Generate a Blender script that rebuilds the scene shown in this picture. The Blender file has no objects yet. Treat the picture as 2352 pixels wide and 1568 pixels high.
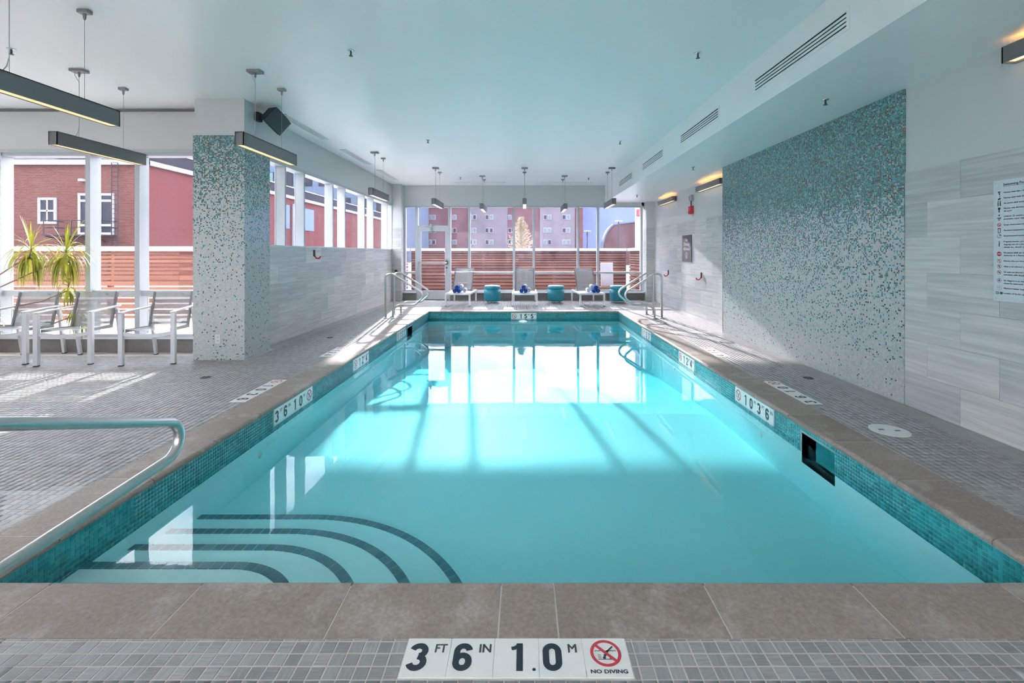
import bpy, math, random
import numpy as np
from mathutils import Matrix, Vector

random.seed(7)
SC = bpy.context.scene
COL = SC.collection

# ---------------------------------------------------------------- camera
# one-point view down the pool; image taken as 2352 x 1568
F_PX, VPX, VPY, CAM_H = 1060.0, 1203.0, 582.0, 1.384
cam_d = bpy.data.cameras.new('camera')
cam_d.sensor_width = 36.0
cam_d.lens = F_PX / 2352 * 36.0
cam_d.shift_x = (1176 - VPX) / 2352
cam_d.shift_y = -(784 - VPY) / 2352
cam_d.clip_start, cam_d.clip_end = 0.05, 1000
cam = bpy.data.objects.new('camera', cam_d)
cam.location = (0, 0, CAM_H)
cam.rotation_euler = (math.radians(90), 0, 0)
COL.objects.link(cam)
SC.camera = cam

# ---------------------------------------------------------------- world / sun / exposure
SKY_STRENGTH = 1.0
SUN_STRENGTH = 0.84
EXPOSURE = 3.58
wd = bpy.data.worlds.new('sky')
SC.world = wd
wd.use_nodes = True
nt = wd.node_tree
nt.nodes.clear()
_o = nt.nodes.new('ShaderNodeOutputWorld')
_b = nt.nodes.new('ShaderNodeBackground')
_tc = nt.nodes.new('ShaderNodeTexCoord')
_mp = nt.nodes.new('ShaderNodeMapping')
_mp.inputs['Scale'].default_value = (2.2, 2.2, 5.0)
_mp.inputs['Location'].default_value = (0.35, 0.2, 0.1)
_n = nt.nodes.new('ShaderNodeTexNoise')
_n.inputs['Scale'].default_value = 1.6
_n.inputs['Detail'].default_value = 6
_n.inputs['Roughness'].default_value = 0.55
_r = nt.nodes.new('ShaderNodeValToRGB')
_r.color_ramp.elements[0].position = 0.47
_r.color_ramp.elements[1].position = 0.64
_m = nt.nodes.new('ShaderNodeMix')
_m.data_type = 'RGBA'
_m.inputs[6].default_value = (0.58, 0.65, 0.78, 1)
_m.inputs[7].default_value = (1.25, 1.22, 1.20, 1)
nt.links.new(_tc.outputs['Generated'], _mp.inputs['Vector'])
nt.links.new(_mp.outputs[0], _n.inputs['Vector'])
nt.links.new(_n.outputs['Fac'], _r.inputs[0])
nt.links.new(_r.outputs[0], _m.inputs[0])
nt.links.new(_m.outputs[2], _b.inputs['Color'])
_b.inputs['Strength'].default_value = SKY_STRENGTH
nt.links.new(_b.outputs[0], _o.inputs[0])

sun_d = bpy.data.lights.new('sun', 'SUN')
sun_d.energy = SUN_STRENGTH
sun_d.color = (1.0, 0.955, 0.90)
sun_d.angle = math.radians(0.9)
SUN_DIR = Vector((0.122, -1.0, -0.345)).normalized()
sun = bpy.data.objects.new('sun', sun_d)
sun.rotation_euler = SUN_DIR.to_track_quat('-Z', 'Y').to_euler()
sun.location = (-3, 40, 16)
COL.objects.link(sun)

vs = SC.view_settings
SC.display_settings.display_device = 'sRGB'
vs.view_transform = 'Standard'
vs.look = 'None'
vs.gamma = 1.0
vs.exposure = EXPOSURE
vs.use_curve_mapping = False
cy = SC.cycles
cy.use_denoising = True
cy.max_bounces = 6
cy.diffuse_bounces = 4
cy.glossy_bounces = 3
cy.transmission_bounces = 4
cy.transparent_max_bounces = 16
cy.caustics_reflective = True
cy.caustics_refractive = False
cy.sample_clamp_indirect = 2.5
cy.use_adaptive_sampling = True
cy.adaptive_threshold = 0.08
cy.adaptive_min_samples = 8

# ---------------------------------------------------------------- dimensions (metres)
PX = 2.286                    # pool half width
PY0, PY1 = 1.941, 11.085      # pool near / far wall
CW = 0.305                    # coping width
CY0, CY1 = 1.660, PY1 + CW    # coping outer edges
CX = PX + CW
WATER = -0.175
POOL_Z = -0.56
CEIL, SOFFIT, BEAM_X = 3.40, 2.896, 2.41
WR, WR2, WRY = 3.50, 3.80, 8.10   # right wall near, far, step
WL = -3.83                    # left wall
COLX0, COLX1, COLY0, COLY1 = -4.30, -3.63, 6.0, 6.60
AY = 6.45                     # alcove window wall
WY = 13.75                    # far glazing plane
PIL = 13.40                   # pilaster front
HEAD = 2.80
BACK_Y, SIDE_X = -2.6, -9.2

# ---------------------------------------------------------------- node helpers
class NT:
    def __init__(self, name):
        self.m = bpy.data.materials.new(name)
        self.m.use_nodes = True
        self.t = self.m.node_tree
        self.t.nodes.clear()
        self.out = self.t.nodes.new('ShaderNodeOutputMaterial')
    def n(self, kind, **kw):
        nd = self.t.nodes.new('ShaderNode' + kind)
        for k, v in kw.items():
            setattr(nd, k, v)
        return nd
    def l(self, a, b):
        self.t.links.new(a, b)
    def setv(self, sock, v):
        if hasattr(v, 'bl_idname') or isinstance(v, bpy.types.NodeSocket):
            self.l(v, sock)
        else:
            sock.default_value = v
    def math(self, op, a, b=None, clamp=False):
        nd = self.n('Math', operation=op)
        nd.use_clamp = clamp
        self.setv(nd.inputs[0], a)
        if b is not None:
            self.setv(nd.inputs[1], b)
        return nd.outputs[0]
    def mix(self, fac, a, b, blend='MIX'):
        nd = self.n('Mix', data_type='RGBA', blend_type=blend)
        self.setv(nd.inputs[0], fac)
        self.setv(nd.inputs[6], a)
        self.setv(nd.inputs[7], b)
        return nd.outputs[2]
    def ramp(self, fac, stops, interp='LINEAR'):
        nd = self.n('ValToRGB')
        cr = nd.color_ramp
        cr.interpolation = interp
        while len(cr.elements) < len(stops):
            cr.elements.new(0.5)
        for e, (p, c) in zip(cr.elements, stops):
            e.position = p
            e.color = c if len(c) == 4 else (*c, 1)
        self.setv(nd.inputs[0], fac)
        return nd.outputs[0]
    def coord(self, which='Object', scale=(1, 1, 1), loc=None):
        tc = self.n('TexCoord')
        mp = self.n('Mapping')
        mp.inputs['Scale'].default_value = scale
        self.l(tc.outputs[which], mp.inputs['Vector'])
        if loc is not None:
            self.l(loc, mp.inputs['Location'])
        return mp.outputs[0]
    def noise(self, vec, scale=5, detail=3, rough=0.5):
        nd = self.n('TexNoise')
        self.l(vec, nd.inputs['Vector'])
        nd.inputs['Scale'].default_value = scale
        nd.inputs['Detail'].default_value = detail
        nd.inputs['Roughness'].default_value = rough
        return nd.outputs['Fac']
    def bsdf(self, color, rough=0.5, metal=0.0, spec=0.5, normal=None, emis=None, emis_s=0.0, coat=0.0):
        b = self.n('BsdfPrincipled')
        self.setv(b.inputs['Base Color'], color if not isinstance(color, tuple) or len(color) == 4 else (*color, 1))
        self.setv(b.inputs['Roughness'], rough)
        b.inputs['Metallic'].default_value = metal
        b.inputs['Specular IOR Level'].default_value = spec
        if normal is not None:
            self.l(normal, b.inputs['Normal'])
        if emis is not None:
            b.inputs['Emission Color'].default_value = (*emis, 1)
            b.inputs['Emission Strength'].default_value = emis_s
        if coat:
            b.inputs['Coat Weight'].default_value = coat
        return b.outputs[0]
    def bump(self, h, strength=0.2, dist=0.01):
        b = self.n('Bump')
        b.inputs['Strength'].default_value = strength
        b.inputs['Distance'].default_value = dist
        self.l(h, b.inputs['Height'])
        return b.outputs[0]
    def done(self, shader):
        self.l(shader, self.out.inputs[0])
        return self.m

M = {}
MATT = ('fence_cap', 'cornice', 'roof_metal', 'blue_wall', 'slate_wall', 'pale_building', 'dark_brown', 'white_trim', 'iron', 'patio', 'conifer', 'trunk', 'bench_wood')
def simple(name, color, rough=0.5, metal=0.0, spec=0.5, var=0.06, scale=6.0, coat=0.0):
    if name in MATT: spec, metal = 0.06, 0.0
    t = NT(name)
    f = t.noise(t.coord('Object'), scale, 2)
    c0 = tuple(max(0, c * (1 - var)) for c in color)
    c1 = tuple(min(1, c * (1 + var)) for c in color)
    M[name] = t.done(t.bsdf(t.mix(f, (*c0, 1), (*c1, 1)), rough, metal, spec, coat=coat))
    return M[name]

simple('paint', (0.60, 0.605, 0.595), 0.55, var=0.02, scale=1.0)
simple('ceiling_paint', (0.86, 0.87, 0.86), 0.35, var=0.015, scale=0.8)
simple('grout', (0.60, 0.56, 0.50), 0.8)
simple('grout_wall', (0.62, 0.62, 0.60), 0.8)
simple('aluminium', (0.50, 0.52, 0.54), 0.36, 0.12, var=0.03)
simple('chair_metal', (0.62, 0.62, 0.63), 0.35, 0.3, var=0.03)
simple('lounger_metal', (0.70, 0.71, 0.72), 0.35, 0.25, var=0.03)
simple('pendant_metal', (0.20, 0.20, 0.20), 0.40, 0.35, var=0.04)
simple('canopy_metal', (0.28, 0.28, 0.28), 0.45, 0.4)
simple('black_plastic', (0.018, 0.02, 0.024), 0.45)
simple('dark_slot', (0.012, 0.016, 0.018), 0.8)
simple('slot_grey', (0.16, 0.17, 0.175), 0.7)
simple('red_plastic', (0.62, 0.015, 0.03), 0.35)
simple('grey_box', (0.42, 0.43, 0.43), 0.4)
simple('marker_white', (0.86, 0.84, 0.80), 0.3, var=0.04, scale=20)
simple('ink', (0.020, 0.030, 0.045), 0.4, var=0.25, scale=90)
simple('ink_grey', (0.05, 0.055, 0.06), 0.4)
simple('sign_red', (0.62, 0.045, 0.065), 0.4)
simple('sign_blue', (0.09, 0.10, 0.30), 0.4)
simple('sign_green', (0.02, 0.23, 0.13), 0.4)
simple('sign_white', (0.62, 0.68, 0.70), 0.35, var=0.02)
simple('sign_dark', (0.055, 0.050, 0.058), 0.5)
simple('sign_light', (0.55, 0.53, 0.55), 0.5)
simple('teal_vinyl', (0.012, 0.235, 0.30), 0.38, var=0.08)
simple('towel_blue', (0.010, 0.055, 0.30), 0.9, var=0.25, scale=60)
simple('towel_white', (0.72, 0.73, 0.77), 0.9, var=0.08, scale=60)
simple('drain_metal', (0.09, 0.085, 0.085), 0.45, 0.5)
simple('lid_white', (0.78, 0.78, 0.75), 0.5)
simple('rubber', (0.03, 0.03, 0.032), 0.7)
simple('outlet', (0.66, 0.65, 0.63), 0.4)
simple('chrome', (0.75, 0.76, 0.77), 0.12, 1.0)
simple('fence_cap', (0.36, 0.35, 0.36), 0.6)
simple('sill', (0.66, 0.68, 0.70), 0.4, var=0.03)
simple('base_tile', (0.19, 0.175, 0.165), 0.5, var=0.15, scale=14)
simple('cornice', (0.25, 0.25, 0.285), 0.6)
simple('roof_metal', (0.018, 0.017, 0.025), 0.5, 0.2, var=0.2)
simple('blue_wall', (0.10, 0.13, 0.25), 0.8, var=0.05, scale=0.2)
simple('slate_wall', (0.065, 0.085, 0.12), 0.7, var=0.12, scale=1.5)
simple('pale_building', (0.20, 0.215, 0.26), 0.7, var=0.05, scale=1)
simple('dark_brown', (0.055, 0.030, 0.030), 0.8, var=0.2, scale=0.8)
simple('white_trim', (0.26, 0.26, 0.29), 0.5)
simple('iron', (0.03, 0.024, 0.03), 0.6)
simple('terracotta', (0.30, 0.13, 0.07), 0.8)
simple('soil', (0.06, 0.04, 0.03), 0.95)
simple('stem_brown', (0.26, 0.16, 0.10), 0.7)
simple('patio', (0.24, 0.235, 0.24), 0.85, var=0.10, scale=1.2)
simple('street', (0.30, 0.29, 0.31), 0.9, var=0.1, scale=0.5)
simple('conifer', (0.40, 0.35, 0.23), 0.8, var=0.35, scale=9)
simple('trunk', (0.12, 0.08, 0.06), 0.9)
simple('bench_wood', (0.22, 0.12, 0.08), 0.7, var=0.2)
simple('orange', (0.55, 0.15, 0.06), 0.6)

def leaf_mat(name, a, b):
    t = NT(name)
    oi = t.n('NewGeometry')
    f = t.noise(t.coord('Object'), 14, 2)
    r = t.math('MULTIPLY', t.math('ADD', f, oi.outputs['Random Per Island']), 0.5)
    c = t.mix(r, (*a, 1), (*b, 1))
    d = t.bsdf(c, 0.4)
    tr = t.n('BsdfTranslucent')
    t.l(c, tr.inputs['Color'])
    mx = t.n('MixShader')
    mx.inputs[0].default_value = 0.5
    t.l(d, mx.inputs[1]); t.l(tr.outputs[0], mx.inputs[2])
    M[name] = t.done(mx.outputs[0])
leaf_mat('leaf_yellow', (0.13, 0.18, 0.012), (0.46, 0.42, 0.05))
leaf_mat('leaf_green', (0.06, 0.20, 0.02), (0.22, 0.42, 0.06))

def emis(name, color, s):
    t = NT(name)
    e = t.n('Emission')
    f = t.noise(t.coord('Object'), 3, 1)
    t.l(t.mix(f, (*[c * 0.94 for c in color], 1), (*color, 1)), e.inputs['Color'])
    e.inputs['Strength'].default_value = s
    M[name] = t.done(e.outputs[0])
    if name != 'sconce_up': M[name].cycles.emission_sampling = 'NONE'
emis('lamp_warm', (1.0, 0.66, 0.36), 0.13)
emis('lamp_white', (1.0, 0.84, 0.74), 0.15)
emis('sconce_up', (1.0, 0.45, 0.12), 0.55)
emis('sconce_down', (1.0, 0.72, 0.45), 0.14)
emis('pool_lamp', (0.9, 1.0, 1.0), 0.13)

# steel pipe, satin brushed
t = NT('steel')
f = t.noise(t.coord('Object', (1, 1, 1)), 30, 2)
M['steel'] = t.done(t.bsdf(t.mix(f, (0.58, 0.57, 0.55, 1), (0.66, 0.65, 0.63, 1)), 0.30, 1.0))

# gauze of chairs and loungers: woven sling one can see through
t = NT('sling')
v = t.coord('Object')
wv = t.noise(v, 160, 1)
d = t.bsdf(t.mix(wv, (0.34, 0.35, 0.36, 1), (0.46, 0.47, 0.48, 1)), 0.6)
tr = t.n('BsdfTransparent')
mx = t.n('MixShader'); mx.inputs[0].default_value = 0.5
t.l(d, mx.inputs[1]); t.l(tr.outputs[0], mx.inputs[2])
M['sling'] = t.done(mx.outputs[0])

# window glass: clear pane with a thin film of dust
def glass(name, tint, dust, dcol):
    t = NT(name)
    v = t.coord('Object', (1, 1, 0.35))
    du = t.ramp(t.noise(v, 3.0, 5, 0.62), [(0.35, (dust * 0.4,) * 3), (0.75, (dust * 1.8,) * 3)])
    tr = t.n('BsdfTransparent'); tr.inputs['Color'].default_value = (*tint, 1)
    gl = t.n('BsdfGlossy'); gl.inputs['Roughness'].default_value = 0.0
    lw = t.n('LayerWeight'); lw.inputs['Blend'].default_value = 0.5
    fz = t.math('ADD', 0.006, t.math('MULTIPLY', t.math('POWER', lw.outputs['Facing'], 5.0), 0.35))
    df = t.n('BsdfTranslucent'); df.inputs['Color'].default_value = (*dcol, 1)
    m1 = t.n('MixShader'); t.l(fz, m1.inputs[0]); t.l(tr.outputs[0], m1.inputs[1]); t.l(gl.outputs[0], m1.inputs[2])
    m2 = t.n('MixShader'); t.l(du, m2.inputs[0]); t.l(m1.outputs[0], m2.inputs[1]); t.l(df.outputs[0], m2.inputs[2])
    M[name] = t.done(m2.outputs[0])
glass('glass', (0.93, 0.92, 0.96), 0.010, (0.80, 0.74, 0.95))
glass('glass_clear', (0.96, 0.96, 0.98), 0.004, (0.8, 0.8, 0.9))
t = NT('dark_glass')
f = t.noise(t.coord('Object'), 2, 2)
M['dark_glass'] = t.done(t.bsdf(t.mix(f, (0.012, 0.012, 0.018, 1), (0.024, 0.025, 0.034, 1)), 0.2, 0.0, 0.06))
t = NT('pale_glass')
f = t.noise(t.coord('Object'), 2, 2)
M['pale_glass'] = t.done(t.bsdf(t.mix(f, (0.055, 0.085, 0.10, 1), (0.10, 0.135, 0.145, 1)), 0.2, 0.0, 0.1))

# still water
t = NT('water')
v = t.coord('Object', (1, 1, 1))
h = t.noise(v, 3.0, 2, 0.5)
h2 = t.noise(v, 26.0, 2, 0.5)
hh = t.math('ADD', h, t.math('MULTIPLY', h2, 0.05))
nb = t.bump(hh, 0.012, 0.05)
tr = t.n('BsdfTransparent'); tr.inputs['Color'].default_value = (1, 1, 1, 1)
gl = t.n('BsdfGlossy'); gl.inputs['Roughness'].default_value = 0.0
gl.inputs['Color'].default_value = (0.50, 0.52, 0.54, 1)
t.l(nb, gl.inputs['Normal'])
lw = t.n('LayerWeight'); lw.inputs['Blend'].default_value = 0.5
t.l(nb, lw.inputs['Normal'])
fz = t.math('ADD', 0.02, t.math('MULTIPLY', t.math('POWER', lw.outputs['Facing'], 5.0), 0.98))
mx = t.n('MixShader'); t.l(fz, mx.inputs[0]); t.l(tr.outputs[0], mx.inputs[1]); t.l(gl.outputs[0], mx.inputs[2])
M['water'] = t.done(mx.outputs[0])
va = t.n('VolumeAbsorption')          # water swallows red light first
va.inputs['Color'].default_value = (0.40, 0.87, 0.90, 1)
va.inputs['Density'].default_value = 1.0
t.l(va.outputs[0], t.out.inputs['Volume'])
t = NT('water_film')
tr = t.n('BsdfTransparent'); tr.inputs['Color'].default_value = (0.85, 0.98, 0.98, 1)
gl = t.n('BsdfGlossy'); gl.inputs['Roughness'].default_value = 0.0
gl.inputs['Color'].default_value = (0.37, 0.39, 0.41, 1)
lw = t.n('LayerWeight'); lw.inputs['Blend'].default_value = 0.5
fz = t.math('ADD', 0.02, t.math('MULTIPLY', t.math('POWER', lw.outputs['Facing'], 5.0), 0.98))
mx = t.n('MixShader'); t.l(fz, mx.inputs[0]); t.l(tr.outputs[0], mx.inputs[1]); t.l(gl.outputs[0], mx.inputs[2])
M['water_film'] = t.done(mx.outputs[0])

# pool plaster with fine quartz speckle
t = NT('plaster')
v = t.coord('Object')
a = t.noise(v, 220, 2, 0.6)
b = t.noise(v, 2.0, 3)
c = t.mix(t.ramp(a, [(0.35, (0, 0, 0)), (0.65, (1, 1, 1))]), (0.56, 0.93, 0.94, 1), (0.68, 0.97, 0.97, 1))
c = t.mix(t.math('MULTIPLY', b, 0.25), c, (0.54, 0.91, 0.92, 1))
M['plaster'] = t.done(t.bsdf(c, 0.6))

# small pieces that vary from one to the next (per object or per mesh island)
def varied(name, a, b, rough, island, stripes=None, spec=0.5, blot=None, coat=0.0, bumpy=0.0):
    t = NT(name)
    if island:
        rnd = t.n('NewGeometry').outputs['Random Per Island']
    else:
        rnd = t.n('ObjectInfo').outputs['Random']
    c = t.mix(rnd, (*a, 1), (*b, 1))
    nrm = None
    cmb = t.n('CombineXYZ')
    off = t.math('MULTIPLY', rnd, 37.0)
    for i in range(3):
        t.l(off, cmb.inputs[i])
    if stripes:
        sc1, amt, which = stripes
        v1 = t.coord('Object', sc1, cmb.outputs[0])
        s1 = t.noise(v1, 1.0, 4, 0.6)
        if which == 'both':     # grain of some tiles runs along, of others across
            v2 = t.coord('Object', (sc1[1], sc1[0], sc1[2]), cmb.outputs[0])
            s2 = t.noise(v2, 1.0, 4, 0.6)
            sel = t.math('GREATER_THAN', t.math('FRACT', t.math('MULTIPLY', rnd, 7.3)), 0.5)
            s = t.n('Mix', data_type='FLOAT')
            t.l(sel, s.inputs[0]); t.l(s1, s.inputs[2]); t.l(s2, s.inputs[3])
            s1 = s.outputs[0]
        g = t.ramp(s1, [(0.25, (1 - amt,) * 3), (0.75, (1 + amt,) * 3)])
        c = t.mix(1.0, c, g, 'MULTIPLY')
    if blot:
        v3 = t.coord('Object', (1, 1, 1), cmb.outputs[0])
        bl = t.noise(v3, blot[0], 6, 0.65)
        c = t.mix(t.ramp(bl, [(blot[1], (0, 0, 0)), (blot[2], (1, 1, 1))]), c, (*blot[3], 1))
        fine = t.noise(v3, 60, 5, 0.7)
        c = t.mix(1.0, c, t.ramp(fine, [(0.32, (0.80,) * 3), (0.68, (1.20,) * 3)]), 'MULTIPLY')
        if bumpy:
            nrm = t.bump(fine, bumpy, 0.004)
    M[name] = t.done(t.bsdf(c, rough, 0, spec, normal=nrm, coat=coat))

FT = ((0.27, 0.26, 0.25), (0.375, 0.362, 0.35), 0.42)
varied('floor_tile', *FT, False, stripes=((12, 170, 12), 0.22, 'both'))
varied('floor_tile_mass', *FT, True, stripes=((12, 170, 12), 0.22, 'both'))
varied('plank', (0.31, 0.30, 0.29), (0.38, 0.37, 0.355), 0.45, False, stripes=((40, 3, 40), 0.2, 'one'))
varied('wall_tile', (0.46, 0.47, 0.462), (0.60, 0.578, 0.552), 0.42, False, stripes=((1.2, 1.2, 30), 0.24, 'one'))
varied('coping', (0.285, 0.225, 0.187), (0.35, 0.283, 0.238), 0.6, False,
       blot=(3.4, 0.52, 0.72, (0.45, 0.39, 0.345)), bumpy=0.35)
PT = ((0.010, 0.24, 0.265), (0.035, 0.40, 0.42), 0.14)
varied('pool_tile', *PT, False, spec=0.6)
varied('pool_tile_mass', *PT, True, spec=0.6)
varied('nosing', (0.035, 0.17, 0.215), (0.055, 0.21, 0.25), 0.4, False)
varied('slat', (0.125, 0.052, 0.032), (0.225, 0.10, 0.062), 0.7, False, stripes=((1.5, 1.5, 40), 0.2, 'one'), spec=0.08)

# glass mosaic: white at the foot, thickening to teal and brown at the top
def mosaic(name, stops, top):
    t = NT(name)
    p = 0.0166
    tc = t.n('TexCoord')
    sx = t.n('SeparateXYZ'); t.l(tc.outputs['Object'], sx.inputs[0])
    u = t.math('DIVIDE', t.math('ADD', sx.outputs[0], sx.outputs[1]), p)
    w = t.math('DIVIDE', sx.outputs[2], p)
    fu, fw = t.math('FLOOR', u), t.math('FLOOR', w)
    cb = t.n('CombineXYZ'); t.l(fu, cb.inputs[0]); t.l(fw, cb.inputs[1])
    wn = t.n('TexWhiteNoise', noise_dimensions='2D'); t.l(cb.outputs[0], wn.inputs['Vector'])
    cb2 = t.n('CombineXYZ'); t.l(fu, cb2.inputs[0]); t.l(t.math('ADD', fw, 513.7), cb2.inputs[1])
    wn2 = t.n('TexWhiteNoise', noise_dimensions='2D'); t.l(cb2.outputs[0], wn2.inputs['Vector'])
    prob = t.ramp(t.math('DIVIDE', sx.outputs[2], top), [(q, (v,) * 3) for q, v in stops])
    # patchy: clusters of coloured chips
    patch = t.noise(tc.outputs['Object'], 9, 2)
    prob = t.math('MULTIPLY', prob, t.math('ADD', 0.45, t.math('MULTIPLY', patch, 1.1)))
    is_col = t.math('LESS_THAN', wn.outputs['Value'], prob)
    pal = t.ramp(wn2.outputs['Value'], [
        (0.00, (0.020, 0.15, 0.16)), (0.16, (0.045, 0.27, 0.28)), (0.34, (0.055, 0.040, 0.030)),
        (0.46, (0.11, 0.33, 0.32)), (0.64, (0.035, 0.12, 0.115)), (0.75, (0.12, 0.085, 0.055)),
        (0.83, (0.02, 0.24, 0.28)), (0.93, (0.33, 0.42, 0.40))], 'CONSTANT')
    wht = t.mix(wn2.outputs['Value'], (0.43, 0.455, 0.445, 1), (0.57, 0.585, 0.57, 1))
    c = t.mix(is_col, wht, pal)
    eu = t.math('LESS_THAN', t.math('FRACT', u), 0.12)
    ew = t.math('LESS_THAN', t.math('FRACT', w), 0.12)
    g = t.math('MAXIMUM', eu, ew)
    c = t.mix(g, c, (0.43, 0.44, 0.43, 1))
    ro = t.math('ADD', 0.16, t.math('MULTIPLY', g, 0.5))
    M[name] = t.done(t.bsdf(c, ro, 0, 0.5))
mosaic('mosaic_panel', [(0.0, 0.02), (0.10, 0.05), (0.30, 0.17), (0.48, 0.33), (0.60, 0.62), (0.72, 1.05), (1.0, 1.3)], 2.9)
mosaic('mosaic_column', [(0.0, 0.045), (0.30, 0.045), (0.46, 0.10), (0.64, 0.22), (0.78, 0.46), (0.90, 0.8), (1.0, 0.95)], 2.92)

# brickwork of the houses outside
def brick(name, a, b, mortar, sx, swap):
    t = NT(name)
    tc = t.n('TexCoord'); s = t.n('SeparateXYZ'); t.l(tc.outputs['Object'], s.inputs[0])
    cb = t.n('CombineXYZ')
    t.l(s.outputs[1 if swap else 0], cb.inputs[0]); t.l(s.outputs[2], cb.inputs[1])
    br = t.n('TexBrick')
    t.l(cb.outputs[0], br.inputs['Vector'])
    br.inputs['Color1'].default_value = (*a, 1); br.inputs['Color2'].default_value = (*b, 1)
    br.inputs['Mortar'].default_value = (*mortar, 1)
    br.inputs['Scale'].default_value = sx
    br.inputs['Mortar Size'].default_value = 0.018
    br.inputs['Brick Width'].default_value = 0.5
    br.inputs['Row Height'].default_value = 0.17
    n = t.noise(tc.outputs['Object'], 0.8, 3)
    c = t.mix(t.math('MULTIPLY', n, 0.5), br.outputs['Color'], (a[0] * 1.5, a[1] * 1.7, a[2] * 1.6, 1))
    M[name] = t.done(t.bsdf(c, 0.85, 0, 0.06))
brick('brick_front', (0.056, 0.0175, 0.0135), (0.076, 0.028, 0.022), (0.105, 0.074, 0.070), 2.3, False)
brick('brick_side', (0.072, 0.0185, 0.0195), (0.086, 0.025, 0.026), (0.095, 0.052, 0.054), 2.3, True)
brick('brick_far', (0.07, 0.030, 0.035), (0.087, 0.042, 0.048), (0.10, 0.067, 0.077), 1.2, False)
brick('brick_pale', (0.086, 0.074, 0.086), (0.10, 0.088, 0.102), (0.115, 0.10, 0.118), 1.2, False)

# ---------------------------------------------------------------- mesh helpers
class MB:
    def __init__(self):
        self.v, self.f = [], []
    def add(self, vs, fs, mtx=None):
        b = len(self.v)
        if mtx is not None:
            vs = [tuple(mtx @ Vector(p)) for p in vs]
        self.v += [tuple(p) for p in vs]
        self.f += [tuple(b + i for i in q) for q in fs]
        return self
    def box(self, x0, x1, y0, y1, z0, z1, mtx=None):
        vs = [(x0, y0, z0), (x1, y0, z0), (x1, y1, z0), (x0, y1, z0), (x0, y0, z1), (x1, y0, z1), (x1, y1, z1), (x0, y1, z1)]
        return self.add(vs, [(0, 3, 2, 1), (4, 5, 6, 7), (0, 1, 5, 4), (1, 2, 6, 5), (2, 3, 7, 6), (3, 0, 4, 7)], mtx)
    def prism(self, poly, axis, a, b, mtx=None):
        """polygon (p,q) extruded along axis 0/1/2 from a to b"""
        n = len(poly)
        def put(p, w):
            r = [0, 0, 0]; o = [i for i in range(3) if i != axis]
            r[o[0]], r[o[1]], r[axis] = p[0], p[1], w
            return tuple(r)
        vs = [put(p, a) for p in poly] + [put(p, b) for p in poly]
        fs = [tuple(range(n))[::-1], tuple(range(n, 2 * n))]
        fs += [(i, (i + 1) % n, n + (i + 1) % n, n + i) for i in range(n)]
        return self.add(vs, fs, mtx)
    def tube(self, pts, r, n=10, mtx=None, cap=True, radii=None):
        P = [Vector(p) for p in pts]
        T = []
        for i in range(len(P)):
            d = (P[min(i + 1, len(P) - 1)] - P[max(i - 1, 0)])
            T.append(d.normalized())
        u = T[0].orthogonal().normalized()
        vs, fs = [], []
        for i, p in enumerate(P):
            u = (u - T[i] * u.dot(T[i])).normalized()
            w = T[i].cross(u)
            rr = radii[i] if radii else r
            for k in range(n):
                a = 2 * math.pi * k / n
                vs.append(tuple(p + (u * math.cos(a) + w * math.sin(a)) * rr))
        for i in range(len(P) - 1):
            for k in range(n):
                a, b = i * n + k, i * n + (k + 1) % n
                fs.append((a, b, b + n, a + n))
        if cap:
            fs.append(tuple(range(n))[::-1])
            fs.append(tuple(range((len(P) - 1) * n, len(P) * n)))
        return self.add(vs, fs, mtx)
    def lathe(self, prof, n=24, mtx=None):
        vs, fs = [], []
        for r, z in prof:
            for k in range(n):
                a = 2 * math.pi * k / n
                vs.append((r * math.cos(a), r * math.sin(a), z))
        for i in range(len(prof) - 1):
            for k in range(n):
                a, b = i * n + k, i * n + (k + 1) % n
                fs.append((a, b, b + n, a + n))
        fs.append(tuple(range(n))[::-1])
        fs.append(tuple(range((len(prof) - 1) * n, len(prof) * n)))
        return self.add(vs, fs, mtx)
    def mesh(self, name, mat, smooth=False):
        me = bpy.data.meshes.new(name)
        me.from_pydata(self.v, [], self.f)
        me.materials.append(M[mat] if isinstance(mat, str) else mat)
        if smooth:
            me.polygons.foreach_set('use_smooth', [True] * len(me.polygons))
        me.update()
        return me
    def build(self, name, mat, parent=None, smooth=False, bevel=0.0):
        o = bpy.data.objects.new(name, self.mesh(name, mat, smooth))
        COL.objects.link(o)
        if parent is not None:
            o.parent = parent
        if bevel:
            md = o.modifiers.new('bevel', 'BEVEL'); md.width = bevel; md.segments = 2; md.limit_method = 'ANGLE'
        return o

def box(name, mat, parent, *b, bevel=0.0):
    return MB().box(*b).build(name, mat, parent, bevel=bevel)
def link_mesh(name, me, parent, loc=(0, 0, 0), rot=(0, 0, 0), scale=(1, 1, 1)):
    o = bpy.data.objects.new(name, me)
    COL.objects.link(o)
    o.parent = parent
    o.location, o.rotation_euler, o.scale = loc, rot, scale
    return o
def tag(o, label, cat=None, group=None, kind=None):
    o['label'] = label
    if cat: o['category'] = cat
    if group: o['group'] = group
    if kind: o['kind'] = kind
    return o
def thing(name, label, cat, loc=(0, 0, 0), rz=0.0, group=None, mtx=None):
    o = bpy.data.objects.new(name, None)
    o.empty_display_size = 0.1
    COL.objects.link(o)
    if mtx is not None:
        o.matrix_world = mtx
    else:
        o.location = loc; o.rotation_euler = (0, 0, rz)
    return tag(o, label, cat, group)
def struct(name, mb, mat, label=None, parent=None):
    o = mb.build(name, mat, parent)
    o['kind'] = 'structure'
    if label: o['label'] = label
    return o
def copy_tree(o, parent=None):
    c = o.copy(); COL.objects.link(c); c.parent = parent
    for ch in list(o.children):
        copy_tree(ch, c)
    return c
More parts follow.
